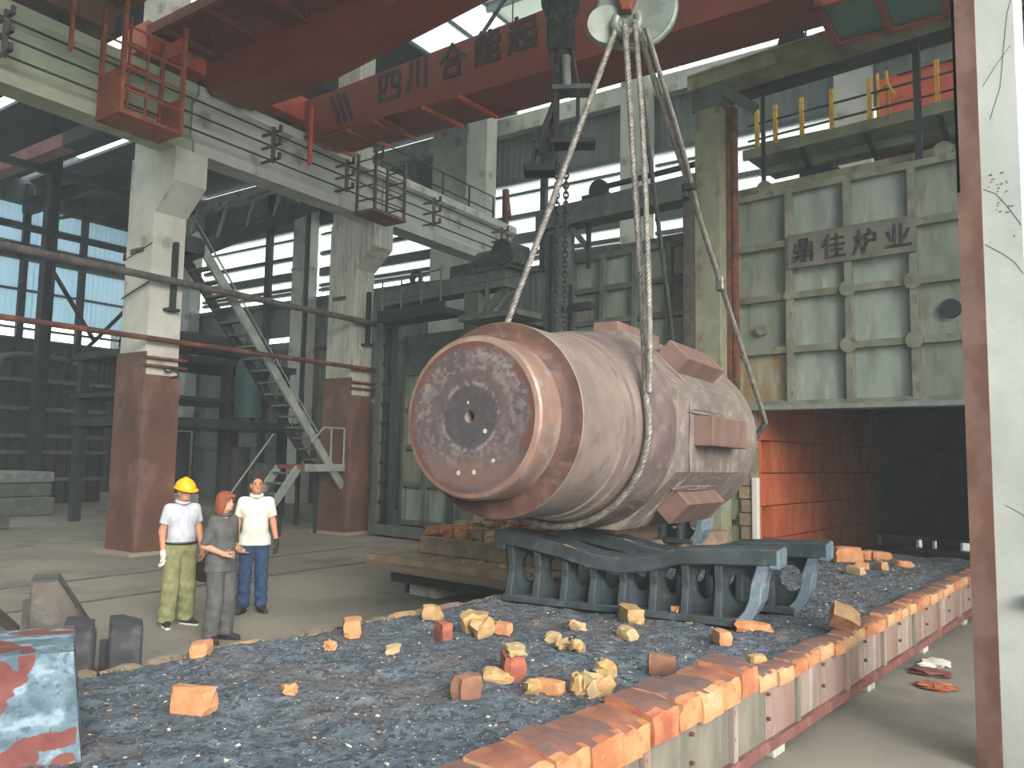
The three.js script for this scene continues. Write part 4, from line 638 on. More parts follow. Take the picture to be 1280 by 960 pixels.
// loose bricks lying on the slag
const LOOSE = [
  ["tan", -5.19, -5.02, 0.21, 0.13, "small tan firebrick chunk at the far edge of the slag bed"],
  ["orange", -5.23, -4.16, 0.27, 0.14, "whole orange firebrick at the left edge of the slag bed"],
  ["red", -4.63, -4.6, 0.17, 0.17, "upright red-orange brick end between two paler chunks"],
  ["yellow", -4.59, -4.97, 0.27, 0.2, "large broken yellow firebrick pair left of the cast supports"],
  ["orange", -4.39, -5.05, 0.16, 0.1, "small orange lump beside the broken yellow pair"],
  ["red", -3.49, -4.13, 0.27, 0.17, "red-brown brick with a pale top in the middle of the slag bed"],
  ["tan", -3.48, -3.97, 0.22, 0.08, "flat tan chip in front of the red-brown brick"],
  ["brown", -3.39, -3.58, 0.18, 0.15, "lone brown firebrick stub on bare slag"],
  ["orange", -4.3, -2.31, 0.27, 0.14, "single orange firebrick nearest the blue-grey casting"],
  ["yellow", -3.87, -6.22, 0.3, 0.15, "yellow wedge-shaped firebrick against the front cast support"],
  ["cream", -3.57, -5.66, 0.2, 0.1, "cream flat piece just in front of the yellow wedge brick"],
  ["orange", -3.59, -6.6, 0.17, 0.13, "small orange brick below the ribs of the front support"],
  ["cream", -3.46, -6.59, 0.13, 0.08, "pale chip touching the small orange brick"],
  ["orange", -2.91, -6.03, 0.2, 0.11, "orange brick piece lying alone right of the ribs"],
  ["brown", -2.83, -4.93, 0.2, 0.14, "pointed brown-orange wedge near the brick kerb"],
  ["yellow", -2.42, -5.58, 0.15, 0.1, "yellow lump by the kerb under the flared support foot"],
  ["yellow", -3.02, -4.53, 0.13, 0.11, "round yellow lump in the middle of the slag"],
  ["tan", -2.93, -4.11, 0.12, 0.12, "leftmost tan piece of the close group of three"],
  ["cream", -2.87, -4.13, 0.11, 0.13, "middle cream piece of the close group of three"],
  ["tan", -2.82, -4.19, 0.13, 0.11, "rightmost tan piece of the close group of three"],
  ["orange", -3.09, -4.01, 0.2, 0.08, "flat long orange sliver left of the group of three"],
  ["yellow", -3.14, -3.91, 0.11, 0.07, "small yellow chip at the end of the orange sliver"],
  ["orange", -2.93, -6.69, 0.32, 0.1, "long orange brick leaning at the foot of the front support"],
  ["cream", -3.98, -5.54, 0.12, 0.08, "cream pebble left of the yellow wedge brick"],
  ["cream", -3.92, -5.14, 0.12, 0.07, "cream flake farther left on the slag"],
  ["tan", -3.74, -5.02, 0.12, 0.07, "tan flake just below the cream flake"],
  ["yellow", -3.56, -4.98, 0.1, 0.08, "small yellow pebble right of the tan flake"],
  ["orange", -4.2, -2.88, 0.08, 0.06, "tiny orange pebble alone on the nearer slag"],
  ["orange", -4.92, -3.71, 0.08, 0.07, "tiny orange pebble below the whole orange brick"],
  ["cream", -4.53, -3.99, 0.12, 0.06, "cream chip in the pale scatter"],
  ["orange", -3.81, -11.98, 0.4, 0.22, "big orange brick lump at the far end by the rear support"],
  ["orange", -3.76, -12.71, 0.3, 0.14, "orange brick heap piece against the furnace mouth"],
  ["orange", -3.59, -12.76, 0.3, 0.13, "orange half brick in the furnace mouth"],
  ["yellow", -3.26, -11.61, 0.2, 0.12, "bright yellow brick end near the furnace mouth"],
  ["cream", -3.33, -10.78, 0.22, 0.11, "cream lump in front of the far orange heap"],
  ["orange", -3.13, -12.24, 0.25, 0.1, "orange chunk nearest the inner furnace wall"],
  ["orange", -3.47, -11.5, 0.2, 0.1, "small orange chunk between the cream lump and the heap"],
  ["orange", -5.4, -2.96, 0.22, 0.1, "broken orange brick on the car edge near the woman"]
];
const looseMat = { tan: M.brickTan, orange: std(mottled(256, 0.4, [206, 152, 110], [186, 126, 86], { nx: 4, ny: 4, oct: 6, spots: [214, 170, 128], spotLevel: 0.68, s: 172 }), 0.92, { bumpMap: bumpFine, bumpScale: 0.006 }), red: M.brickRed, yellow: M.brickYellow, cream: M.brickTan, brown: M.brickBrown };
looseMat.cream = std(mottled(256, 0.4, [198, 180, 146], [176, 152, 114], { nx: 5, ny: 5, oct: 6, s: 171 }), 0.92);
LOOSE.forEach(([k, x, z, w, h, lab], i) => {
  const turn = [0.5, -0.66, -0.3, 0.9, 0.2, -0.75, 0.4, 1.2][i % 8], small = w < 0.15, g = irregular(w, h, w * (small ? 0.8 : 0.55), small ? 0.34 : 0.1, 700 + i * 13), pos = [x, deckY(x, z) + h * 0.46, z];
  if (k === 'red' && w > 0.2) { const t = thing('loose_brick', lab, 'brick', pos, turn, { group: 'loose firebricks on the car' }); part('body', g, M.brickRed, t); part('pale_top', irregular(w * 0.9, 0.05, w * 0.45, 0.2, 33), looseMat.cream, t, -0.02, h / 2 + 0.012, -0.02); }
  else if (lab.startsWith('large broken')) { const t = thing('loose_brick', lab, 'brick', pos, turn, { group: 'loose firebricks on the car' }); const a = part('body', g, M.brickYellow, t); const b = part('broken_half', irregular(w * 0.7, h * 0.7, w * 0.5, 0.16, 35), M.brickTan, t, 0.02, -0.02, 0.13); b.rotation.set(0.5, 0.4, 0.3); a.rotation.set(0.1, 0, 0.25); }
  else solo('loose_brick', lab, 'brick', g, looseMat[k], pos, turn, { group: 'loose firebricks on the car' });
});
// ---------------------------------------------------------------- cast supports
function castSupport(name, label, pos, turn) {
  const t = thing(name, label, 'cast support', pos, turn), top = [[0, 0.69], [0.25, 0.675], [0.7, 0.6], [1.0, 0.53], [1.3, 0.5], [1.6, 0.54], [1.9, 0.63], [2.2, 0.655], [2.75, 0.68]];
  const yAt = (x) => { for (let i = 1; i < top.length; i++) if (x <= top[i][0]) return lerp(top[i - 1][1], top[i][1], (x - top[i - 1][0]) / (top[i][0] - top[i - 1][0])); return 0.68; };
  const ell = (cx, cy, rx, ry) => Array.from({ length: 16 }, (_, k) => [cx + rx * Math.cos(-k / 16 * 6.2832), cy + ry * Math.sin(-k / 16 * 6.2832)]);
  const ribs = [0.14, 0.44, 0.74, 1.04, 1.34, 1.64, 1.94, 2.24, 2.5], low = [[2.66, 0.5], [2.62, 0.38], [2.6, 0.22], [2.55, 0.12], [2.46, 0]];
  part('web', extr([[0.06, 0], [0.03, 0.5], ...top.map(([x, y]) => [Math.min(2.68, Math.max(0.02, x)), y - 0.04]), ...low], 0.07, { holes: ribs.slice(0, 8).map((x, i) => ell(x + (i === 7 ? 0.17 : 0.15), 0.32, i === 7 ? 0.11 : 0.085, i === 7 ? 0.13 : 0.12 + 0.1 * (yAt(x) - 0.5))) }), M.castIron, t, 0, 0, -0.035);
  part('top_flange', extr([...top, ...top.slice().reverse().map(([x, y]) => [x, y - 0.12])], 0.36, { bevel: 0.012 }), M.castIron, t, 0, 0, -0.18);
  part('end_block', box(0.1, 0.17, 0.38, 2.73, 0.6, 0, 0.02), M.castIronLit, t); part('end_block', box(0.12, 0.2, 0.38, 0.03, 0.6, 0, 0.02), M.castIron, t);
  part('foot_flange', box(2.4, 0.07, 0.4, 1.27, 0.035, 0, 0.015), M.castIron, t);
  const foot = extr([[2.72, 0.56], ...low, [2.36, 0], [2.48, 0.14], [2.52, 0.24], [2.54, 0.38], [2.6, 0.56]], 0.34, { bevel: 0.01 });
  part('end_rib', foot, M.castIronLit, t, 0, 0, -0.17);
  for (const x of ribs.slice(0, 8)) {
    const h = yAt(x) - 0.1;
    for (const s of [-1, 1]) part('rib', extr([[0, 0], [0.165, 0], [0.15, 0.1], [0.1, 0.26], [0.13, h - 0.08], [0.165, h], [0, h]], 0.055, { bevel: 0.008 }), M.castIron, t, x + (s > 0 ? 0.028 : -0.028), 0.03, s * 0.02, s > 0 ? -Math.PI / 2 : Math.PI / 2);
  }
  part('tan_edge', tube([[0.75, 0.598, 0.17], [1.0, 0.535, 0.172], [1.3, 0.507, 0.172], [1.6, 0.545, 0.172], [1.85, 0.622, 0.17]], 0.009, 6, 24), M.brickTan, t);  // thin tan line along the saddle edge
  return t;
}
castSupport('cast_support', 'front dark cast-iron saddle support with arched holes between ribs, under the forging', [-5.45, 0.6, -6.3], 12 * Math.PI / 180);
castSupport('cast_support', 'rear cast-iron saddle support half hidden behind the front one', [-5.35, 0.6, -7.22], 12 * Math.PI / 180);
// ---------------------------------------------------------------- the second car with its brickwork
{
  const t = thing('furnace_car', 'low second furnace car with a broken brick layer on its deck, behind the cast supports', 'furnace car', [-7.5, 0, -10.4]);
  const S = (x0, x1, y0, y1, z0, z1, r) => span(x0 + 7.5, x1 + 7.5, y0, y1, z0 + 10.4, z1 + 10.4, r);
  part('deck', S(-9.25, -5.9, 0.42, 0.6, -13.2, -7.55, 0.02), M.sandTan, t); part('chassis', S(-8.9, -6.1, 0.22, 0.42, -13.2, -7.75), M.steelDark, t);
  part('deck_edge', S(-9.2, -5.92, 0.4, 0.52, -7.54, -7.5, 0.01), M.wood, t);
  for (const [x, z] of [[-8.55, -8.35], [-6.3, -8.35], [-8.55, -12.5]]) part('support_block', S(x - 0.28, x + 0.28, 0, 0.3, z - 0.3, z + 0.3, 0.015), M.concrete, t);
  part('support_frame', [S(-8.98, -8.9, 0, 0.4, -8.5, -8.1), S(-8.98, -8.3, 0.34, 0.42, -8.2, -8.0)], M.steelDark, t);
  part('brick_bed', S(-8.75, -6.0, 0.6, 0.86, -12.8, -8.15, 0.03), M.sandTan, t);
  for (let r = 0; r < 5; r++) for (let k = 0; k < 9; k++) {
    const e = (r === 0 && (k === 0 || k === 8)) ? 0.6 : 1; const o = part('brick', irregular(0.29, 0.17 * e + rnd(-0.02, 0.02), 0.3, 0.12, 900 + (k * 7 + r * 3) % 11), [M.brickFace[1], M.brickFace[0], M.brickTan, M.brickFace[3], M.sandTan][(k * 3 + r) % 5], t, -8.55 + k * 0.305 + 7.5, 0.93 + rnd(-0.02, 0.02), -8.32 - r * 0.32 + 10.4); o.rotation.set(rnd(-0.06, 0.06), rnd(-0.1, 0.1), rnd(-0.06, 0.06));
  }
  for (let k = 0; k < 9; k++) { const o = part('rubble_piece', irregular(rnd(0.1, 0.22), 0.09, rnd(0.1, 0.18), 0.34, 960 + k), [M.brickTan, looseMat.cream, M.brickFace[1]][k % 3], t, -7.9 + k * 0.16 + 7.5, 1.05 + (k % 3) * 0.015, -8.4 - (k % 4) * 0.14 + 10.4); o.rotation.y = k; }
  for (let k = 0; k < 7; k++) part('rubble_piece', irregular(rnd(0.06, 0.12), 0.06, rnd(0.06, 0.12), 0.34, 980 + k), looseMat.cream, t, -7.4 + k * 0.2 + 7.5, 0.63, -7.72 - (k % 2) * 0.12 + 10.4);
}
{ const c = castSupport('cast_support', 'blue-grey saddle support lying on the second car behind the forging', [-8.0, 0.82, -10.6], 0.05); for (const o of [...c.children]) if (o.name === 'tan_edge') c.remove(o); }
[[-13.35, -15.2, 'orange broken brick on the floor left of the second car'], [-13.0, -14.7, 'pale brick piece on the floor by the tall frame post']].forEach(([x, z, lab], i) => solo('floor_brick', lab, 'brick', irregular(0.42, 0.2, 0.3, 0.25, 77 + i), i ? M.brickTan : M.brickFace[1], [x, 0.1, z], 0.4 + i, { group: 'bricks lying on the floor' }));
[[-2.0, -8.7, 'M', 'crumpled rusty-red rag on the floor by the white column'], [-1.85, -8.2, 'B', 'flat orange brick shard on the floor near the white column'], [-2.05, -9.1, 'W', 'pale paper scrap on the floor behind the rusty rag']].forEach(([x, z, k, lab], i) => solo('floor_scrap', lab, k === 'B' ? 'brick' : 'scrap', irregular(0.3, 0.05, 0.2, 0.4, 177 + i), k === 'M' ? M.edgeRed : k === 'B' ? M.brickFace[3] : M.white, [x, 0.025, z], 0.7 * i));
// ---------------------------------------------------------------- the forging
const rollYaw = 7.8 * Math.PI / 180, rollPit = -0.6 * Math.PI / 180, rAx = V(-Math.sin(rollYaw) * Math.cos(rollPit), Math.sin(rollPit), -Math.cos(rollYaw) * Math.cos(rollPit));
const rE1 = rAx.clone().cross(V(0, 1, 0)).normalize(), rE2 = rE1.clone().cross(rAx), rP0 = V(-4.56, 2.374, -4.782);
const onRoll = (s, a, b) => rP0.clone().addScaledVector(rAx, s).addScaledVector(rE1, a).addScaledVector(rE2, b);
{
  const t = thing('roll_forging', 'huge rust-brown steel roll forging hanging in wire-rope slings above the cast supports', 'forging', rP0.toArray());
  t.quaternion.setFromRotationMatrix(new THREE.Matrix4().makeBasis(rE1, rE2, rAx.clone().negate()));
  const seg = 128, prof = [[0.0, 0.64], [0.01, 0.676], [0.03, 0.692], [0.06, 0.698], [0.26, 0.694], [0.32, 0.7], [0.355, 0.716], [0.378, 0.744], [0.388, 0.775], [0.392, 0.8], [0.396, 0.862], [0.403, 0.867], [1.1, 0.868], [1.16, 0.872], [1.165, 0.892], [1.3, 0.9], [1.305, 0.882], [1.33, 0.882], [1.335, 0.918], [1.42, 0.932], [1.45, 0.926], [1.5, 0.932], [1.54, 0.955], [1.6, 0.972], [2.0, 1.03], [2.06, 1.03]];
  const cols = (list, f) => { const P = [], I = []; list.forEach(([s, r], j) => { for (let i = 0; i <= seg; i++) { const a = i / seg * Math.PI * 2, R = f(r, a, s); P.push(R * Math.cos(a), R * Math.sin(a), -s); } }); for (let j = 0; j + 1 < list.length; j++) for (let i = 0; i < seg; i++) { const a = j * (seg + 1) + i, b = a + seg + 1; I.push(a, a + 1, b, b, a + 1, b + 1); } const g = new THREE.BufferGeometry(); g.setAttribute('position', new THREE.Float32BufferAttribute(P, 3)); g.setIndex(I); return toCreasedNormals(g.toNonIndexed(), 0.42); };
  const cut = (a, b) => prof.filter(([q]) => q >= a - 1e-6 && q <= b + 1e-6);
  part('neck', cols(cut(0, 0.32), (r) => r), M.rollNeck, t); part('flange_face', cols(cut(0.32, 0.396), (r) => r), M.rollFlange, t);
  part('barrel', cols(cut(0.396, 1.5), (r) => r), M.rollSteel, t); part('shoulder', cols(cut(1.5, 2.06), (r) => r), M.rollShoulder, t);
  const oct = [[2.06, 1.0], [2.075, 1.0], [2.1, 1.0], [2.6, 1.0], [3.2, 1.0], [3.8, 1.0], [4.3, 1.0], [4.6, 1.0], [4.8, 0.985], [5.0, 0.94], [5.15, 0.88], [5.28, 0.79], [5.38, 0.68], [5.44, 0.5], [5.45, 0.001]];
  part('keyed_body', cols([[2.06, 0.9], ...oct], (r, a, s) => { const k = ((a + Math.PI / 8) % (Math.PI / 4) + Math.PI / 4) % (Math.PI / 4) - Math.PI / 8, o = Math.min(1.112, 1.03 / Math.cos(k)), w = smooth(3.8, 4.9, s); return r * (r < 0.95 && s < 3 ? 1 : lerp(o, 1.06, w)); }), M.rollOct, t);
  for (let k = 0; k < 8; k++) {
    const a = k * Math.PI / 4, g = box(0.26, 0.31, 1.2, 1.1, 0, -3.15, 0.012), m = new THREE.Matrix4().makeRotationZ(a); part('drive_key', g.applyMatrix4(m), M.rollKey, t);
    const lip = put(irregular(0.03, 0.6, 0.05, 0.5, 80 + k), 1.035, 0.02, -2.42); part('weld_bead', [lip.applyMatrix4(m), put(irregular(0.04, 0.05, 1.1, 0.5, 90 + k), 1.035, 0.2, -3.05).applyMatrix4(m)], M.rollOct, t);
  }
  // machined end: dark disc with a centre hole, chalky scale in rings, rust patches at the rim
  const endTex = makeTex(1024, 1, (u, v) => {
    const x = (u - 0.5) * 1.36, y = (v - 0.5) * 1.36, r = Math.hypot(x, y), an = Math.atan2(y, x), n1 = fbm(u, v, 8, 8, 5, 601), n2 = fbm(u, v, 40, 40, 4, 611), n3 = fbm(u, v, 14, 14, 3, 621);
    let c = mix3([86, 75, 77], [104, 89, 89], clamp((n1 - 0.5) * 3 + 0.5));
    const disc = smooth(0.27, 0.255, r + (n2 - 0.5) * 0.03); c = mix3(c, [72, 69, 72], disc);
    const ring = (q, w, k) => Math.exp(-(((r - q) / w) ** 2)) * k;
    const chalk = ring(0.285, 0.018, 0.8) + ring(0.43, 0.035, 0.55) + ring(0.54, 0.06, 0.75) * smooth(-0.5, 0.3, y) + ring(0.34, 0.03, 0.45) * smooth(0.1, -0.2, y) + 0.12;
    c = mix3(c, [164, 160, 162], clamp(chalk) * smooth(0.44, 0.66, n2 * 0.7 + n3 * 0.4) * 0.62);
    const rim = smooth(0.57, 0.61, r + (n3 - 0.5) * 0.16) * (Math.cos(an - 2.9) * 0.5 + 0.4 > n1 * 0.7 || Math.cos(an - 0.15) > 0.8 ? 1 : 0.25);
    c = mix3(c, [102, 60, 50], rim * 0.7);
    const low = smooth(-0.32, -0.42, y + (n1 - 0.5) * 0.2) * smooth(0.62, 0.55, r); c = mix3(c, [120, 92, 84], low * 0.7);
    for (const [px, py, pr] of [[-0.1, -0.47, 0.02], [0.06, -0.46, 0.02], [0.25, -0.36, 0.016], [-0.02, 0.12, 0.012], [0.16, -0.12, 0.02]]) if (Math.hypot(x - px, y - py) < pr) c = [196, 190, 186];
    return c;
  });
  endTex.repeat.set(1 / 1.36, 1 / 1.36); endTex.offset.set(0.5, 0.5);
  const ring = new THREE.RingGeometry(0.05, 0.64, 96, 6), hole = cols([[0, 0.05], [0.03, 0.042], [0.1, 0.03], [0.1, 0.001]], (r) => r);
  part('end_face', uvBox(bare(ring)), std(endTex, 0.7, { metalness: 0.15, bumpMap: bumpFine, bumpScale: 0.004 }), t, 0, 0, 0);
  part('centre_hole', hole, M.rollSteel, t);
}
// ---------------------------------------------------------------- slings, hook, hoist
function ropeGeo(pts, r, strands = 6, pitch = r * 9) {
  const curve = new THREE.CatmullRomCurve3(pts, false, 'centripetal'), L = curve.getLength(), n = Math.ceil(L / (r * 0.7)), m = strands * 5, P = [], I = [];
  const fr = { p: curve.getSpacedPoints(n) }; let N = V(0, 0, 1);
  for (let i = 0; i <= n; i++) {
    const T = fr.p[Math.min(n, i + 1)].clone().sub(fr.p[Math.max(0, i - 1)]).normalize(); N.addScaledVector(T, -N.dot(T)).normalize(); if (N.lengthSq() < 0.5) N = V(1, 0, 0).cross(T).normalize();
    const Bn = T.clone().cross(N), tw = i / n * L / pitch * Math.PI * 2;
    for (let k = 0; k <= m; k++) { const a = k / m * Math.PI * 2, R = r * (0.8 + 0.2 * Math.abs(Math.sin(a * strands / 2))), c = Math.cos(a + tw) * R, s = Math.sin(a + tw) * R; P.push(fr.p[i].x + N.x * c + Bn.x * s, fr.p[i].y + N.y * c + Bn.y * s, fr.p[i].z + N.z * c + Bn.z * s); }
  }
  for (let i = 0; i < n; i++) for (let k = 0; k < m; k++) { const a = i * (m + 1) + k, b = a + m + 1; I.push(a, b, a + 1, b, b + 1, a + 1); }
  const g = new THREE.BufferGeometry(); g.setAttribute('position', new THREE.Float32BufferAttribute(P, 3)); g.setIndex(I); g.computeVertexNormals();
  return bare(g);
}
const HK = V(-4.47, 6.78, -7.02);
{
  const arc = (s, r, a0, a1, n) => Array.from({ length: n + 1 }, (_, i) => { const a = lerp(a0, a1, i / n) * Math.PI / 180; return onRoll(s, r * Math.cos(a), r * Math.sin(a)); });
  const t = thing('wire_sling', 'thick twisted wire-rope sling wrapped round the groove of the forging', 'sling', [0, 0, 0]);
  const right = HK.clone().add(V(0.03, 0, 0.06)), left = HK.clone().add(V(-0.06, 0, 0.06));
  const path = [right, ...[0.25, 0.5, 0.75].map((f) => right.clone().lerp(onRoll(1.47, 0.985, 0.2), f)), ...arc(1.47, 0.985, 11, -191, 40), ...[0.25, 0.5, 0.75].map((f) => onRoll(1.47, -0.985, 0.2).lerp(left, f)), left];
  part('rope', ropeGeo(path, 0.035), M.rope, t);
  const off = V(0.07, 0, 0.02), top = HK.clone().add(V(0.12, 0, 0.0));
  part('rope', ropeGeo([top, ...[0.3, 0.6].map((f) => top.clone().lerp(onRoll(1.47, 0.985, 0.9), f).addScaledVector(off, 0.5)), onRoll(1.47, 0.99, 0.75), onRoll(1.47, 0.985, 0.3)], 0.03), M.rope, t);
  const u = thing('wire_sling', 'thinner grey wire-rope sling holding the far end of the forging', 'sling', [0, 0, 0]);
  const r2 = HK.clone().add(V(0.14, -0.02, 0.02)), e4 = onRoll(5.5, 0.98, 0.25), e3 = onRoll(5.5, -0.22, 0.5), l2 = HK.clone().add(V(0.06, 0, -0.06));
  part('rope', ropeGeo([r2, r2.clone().lerp(e4, 0.5), e4], 0.034), M.rope, u);
  part('rope', ropeGeo([HK.clone().add(V(0.24, -0.1, -0.02)), HK.clone().add(V(0.24, -0.1, -0.02)).lerp(e4, 0.25), r2.clone().lerp(e4, 0.45)], 0.03), M.rope, u);
  part('rope', ropeGeo([l2, l2.clone().lerp(e3, 0.5), e3], 0.03), M.ropeDark, u);
  part('rope', ropeGeo([e4, onRoll(5.62, 0.4, -0.45), onRoll(5.6, -0.3, -0.3), e3], 0.04), M.ropeDark, u);
  const cl = r2.clone().lerp(e4, 0.36); part('rope_clamp', [box(0.16, 0.09, 0.12, cl.x, cl.y, cl.z, 0.02), box(0.08, 0.16, 0.08, cl.x - 0.05, cl.y - 0.04, cl.z, 0.02)], M.steelDark, u);
  const cl2 = r2.clone().lerp(e4, 0.6); part('rope_clamp', box(0.11, 0.2, 0.1, cl2.x, cl2.y, cl2.z, 0.03), M.rope, u);
  const h = thing('hook_block', 'grey round crane hook block with a red wedge housing, carrying the slings', 'hook', [HK.x, HK.y, HK.z], 0.42);
  part('disc', [cyl(0.42, 0.12, 0.1, 0.22, -0.14, 'z', 48)], M.hookGrey, h); part('disc', put(cyl(0.22, 0.1, 0, 0, 0, 'z', 32), -0.22, 0.06, -0.08, 0, 0.3, 0), M.hookGrey, h);
  part('rim', put(bare(new THREE.TorusGeometry(0.42, 0.045, 10, 64)), 0.1, 0.22, -0.14), M.hookGrey, h);
  part('housing', extr([[-0.16, 0.6], [0.2, 0.6], [0.05, 0.17], [-0.03, 0.17]], 0.1, { bevel: 0.015 }), M.craneRed, h, 0, 0, -0.07);
  part('hook', put(bare(new THREE.TorusGeometry(0.13, 0.055, 10, 24, Math.PI * 1.4)), 0.02, 0.02, 0.02, 0, 0, -Math.PI * 1.2), M.hookGrey, h);
  part('hoist_rope', [-0.2, -0.05, 0.1, 0.28].map((x) => rod([x, 0.4, -0.12], [x, 4.2, -0.12], 0.02, 8)), M.ropeDark, h);
}
{
  const h = thing('auxiliary_hook', 'dark oily auxiliary hoist block hanging before the red girder', 'hook', [-7.25, 8.1, -9.5], 0.5);
  part('block', [box(0.42, 0.85, 0.34, 0, 0.75, 0, 0.05), cyl(0.3, 0.2, 0, 1.1, 0.05, 'z', 24)], M.oily, h); part('shank', [cyl(0.13, 0.5, 0, 0.2, 0, 'y', 16), box(0.24, 0.5, 0.22, 0.03, 0.0, 0, 0.04)], M.oily, h);
  part('hoist_rope', [-0.12, 0.12].map((x) => rod([x, 1.1, 0], [x, 3.4, 0], 0.02, 8)), M.ropeDark, h);
  part('grip', put(cyl(0.07, 0.5, 0, 0, 0, 'y', 10), 0.12, -0.08, 0.16, 0, 0, 0.05), M.steelLight, h);
  const s = thing('sling_frame', 'black cage-like lifting frame hanging below the oily hoist block', 'lifting frame', [-7.15, 6.7, -9.5], 0.62);
  part('side_plate', [box(0.1, 0.9, 0.3, -0.14, 0.62, 0, 0.02), put(box(0.09, 0.8, 0.3, 0, 0, 0, 0.02), -0.3, 0.45, 0, 0, 0, -0.35)], M.black, s); part('side_plate', box(0.06, 0.85, 0.3, 0.2, 0.62, 0, 0.01), M.steelDark, s);
  part('top_plate', box(0.6, 0.08, 0.34, 0.1, 1.06, 0, 0.01), M.steelGrey, s); part('shelf', box(0.72, 0.08, 0.36, 0.12, 0.2, 0, 0.01), M.black, s);
  part('cage', [[-0.5, 0.15], [-0.22, 0.15], [-0.5, -0.15], [-0.22, -0.15], [-0.36, 0.15]].map(([x, z]) => rod([x, -0.2, z], [x + 0.08, 0.35, z], 0.016, 6)).concat([0, 0.2].map((y) => rod([-0.5, y, 0.15], [-0.2, y, 0.15], 0.014, 6))), M.black, s);
  part('cage_base', box(0.5, 0.12, 0.36, -0.38, -0.22, 0, 0.02), M.black, s);
  part('link', [rod([-0.16, 1.0, 0], [-0.22, 1.7, 0], 0.025, 6), rod([0.22, 1.08, 0], [0.1, 1.75, 0], 0.025, 6)], M.ropeDark, s);
  const c = thing('lifting_chain', 'double dark lifting chain running down behind the forging', 'chain', [-7.2, 3.6, -9.5], 0.62), lk = [];
  for (const x of [-0.07, 0.07]) for (let k = 0; k < 40; k++) lk.push(put(put(bare(new THREE.TorusGeometry(0.036, 0.014, 5, 10)), 0, 0, 0).scale(1, 1.5, 1), x, k * 0.078, 0, 0, k % 2 ? Math.PI / 2 : 0, 0));
  part('links', lk, M.steelDark, c);
}
// ---------------------------------------------------------------- castings near the camera and behind the car's edge
{
  const cv = document.createElement('canvas'); cv.width = cv.height = 1024; const x = cv.getContext('2d'); const im = x.createImageData(1024, 1024);
  for (let j = 0; j < 1024; j++) for (let i = 0; i < 1024; i++) {
    const u = i / 1024, v = j / 1024, a = fbm(u, v, 16, 8, 6, 801), b = fbm(u, v, 60, 30, 4, 811); let c = mix3([76, 98, 110], [116, 138, 150], clamp((a - 0.5) * 3.2 + 0.5)); c = mix3(c, [70, 88, 104], smooth(0.6, 0.72, b) * 0.7); c = mix3(c, [156, 174, 188], smooth(0.6, 0.74, a) * 0.6);
    // flaked patches where the red primer shows: a lobed one in the upper half and a band at the foot, outlines roughened by noise
    const w = (b - 0.5) * 0.03 + (a - 0.5) * 0.03, blob = (px, py, rx, ry) => 1 - Math.hypot((u - 0.65 - px / 300 + w * 0.5) / (rx / 300), (v - py / 175 + w) / (ry / 175));
    const red = Math.max(blob(22, 45, 20, 24), blob(53, 28, 9, 18), blob(40, 52, 16, 14), blob(14, 78, 24, 40), blob(0, 105, 14, 26), blob(26, 62, 20, 20), blob(80, 138, 36, 12), blob(50, 156, 22, 16), blob(60, 178, 24, 14), blob(100, 134, 12, 12), blob(96, 172, 14, 16));
    c = mix3(c, mix3([104, 56, 55], [124, 74, 68], clamp(a * 2 - 0.5)), smooth(0.0, 0.06, red));
    const o = (j * 1024 + i) * 4; im.data[o] = c[0]; im.data[o + 1] = c[1]; im.data[o + 2] = c[2]; im.data[o + 3] = 255;
  }
  x.putImageData(im, 0, 0); const tx = new THREE.CanvasTexture(cv); tx.colorSpace = THREE.SRGBColorSpace; tx.wrapS = tx.wrapT = THREE.RepeatWrapping; tx.repeat.set(1 / 1.3, 1 / 0.6); tx.offset.set(1, 0);
  const t = thing('blue_casting', 'pale blue-grey casting with flaked red-brown patches, nearest the camera on the car', 'casting', [-4.065, 0.56, -1.615], 69 * Math.PI / 180);
  part('block', toCreasedNormals(put(new THREE.BoxGeometry(1.3, 0.53, 0.62, 26, 12, 12), -0.65, 0.265, -0.31).applyMatrix4(new THREE.Matrix4().set(1, -0.12, 0, 0.03, 0, 1, 0, 0, 0, 0, 1, 0, 0, 0, 0, 1)).toNonIndexed(), 0.6), std(tx, 0.8, { bumpMap: bumpCoarse, bumpScale: 0.02 }), t);
}
function beamEnd(label, pos, turn, w, h, d, slope, m) {
  const t = thing('cast_beam', label, 'casting', pos, turn);
  part('body', extr([[-d / 2, 0], [d / 2, 0], [d / 2, h * (1 - slope)], [-d / 2 + d * 0.35, h], [-d / 2, h]], w, { bevel: 0.02 }), m, t, -w / 2, 0, 0, Math.PI / 2);
  part('flange', [span(-w / 2 - 0.05, w / 2 + 0.05, 0, 0.1, -d / 2, d / 2, 0.02)], m, t); part('web_rib', [span(-0.04, 0.04, 0.1, h * 0.8, d / 2 - 0.02, d / 2 + 0.08, 0.01), span(-w / 2 - 0.04, w / 2 + 0.04, h * 0.45, h * 0.52, d / 2 - 0.02, d / 2 + 0.07, 0.01)], m, t);
}
beamEnd('tall grey casting with a sloping back standing behind the blue-grey casting', [-7.85, 0, -2.95], -0.4, 0.4, 0.87, 0.5, 0.6, M.ironBrown);
beamEnd('low dark grey casting leaning out at the edge of view', [-8.2, 0, -2.35], -0.4, 0.5, 0.8, 0.6, 0.5, M.ironBrown);
beamEnd('short blue-grey channel casting just behind the car edge', [-6.6, 0, -2.6], -0.4, 0.3, 0.71, 0.16, 0.04, M.castIronDark);
beamEnd('second short blue-grey casting beside a dark slot behind the car edge', [-6.48, 0, -2.9], -0.4, 0.3, 0.7, 0.2, 0.06, M.castIronDark);
solo('steel_plate', 'thin dark steel plate on the floor by the car edge', 'plate', box(0.9, 0.08, 0.5, 0, 0, 0, 0.01), M.ironBrown, [-6.3, 0.04, -3.9], 0.5);

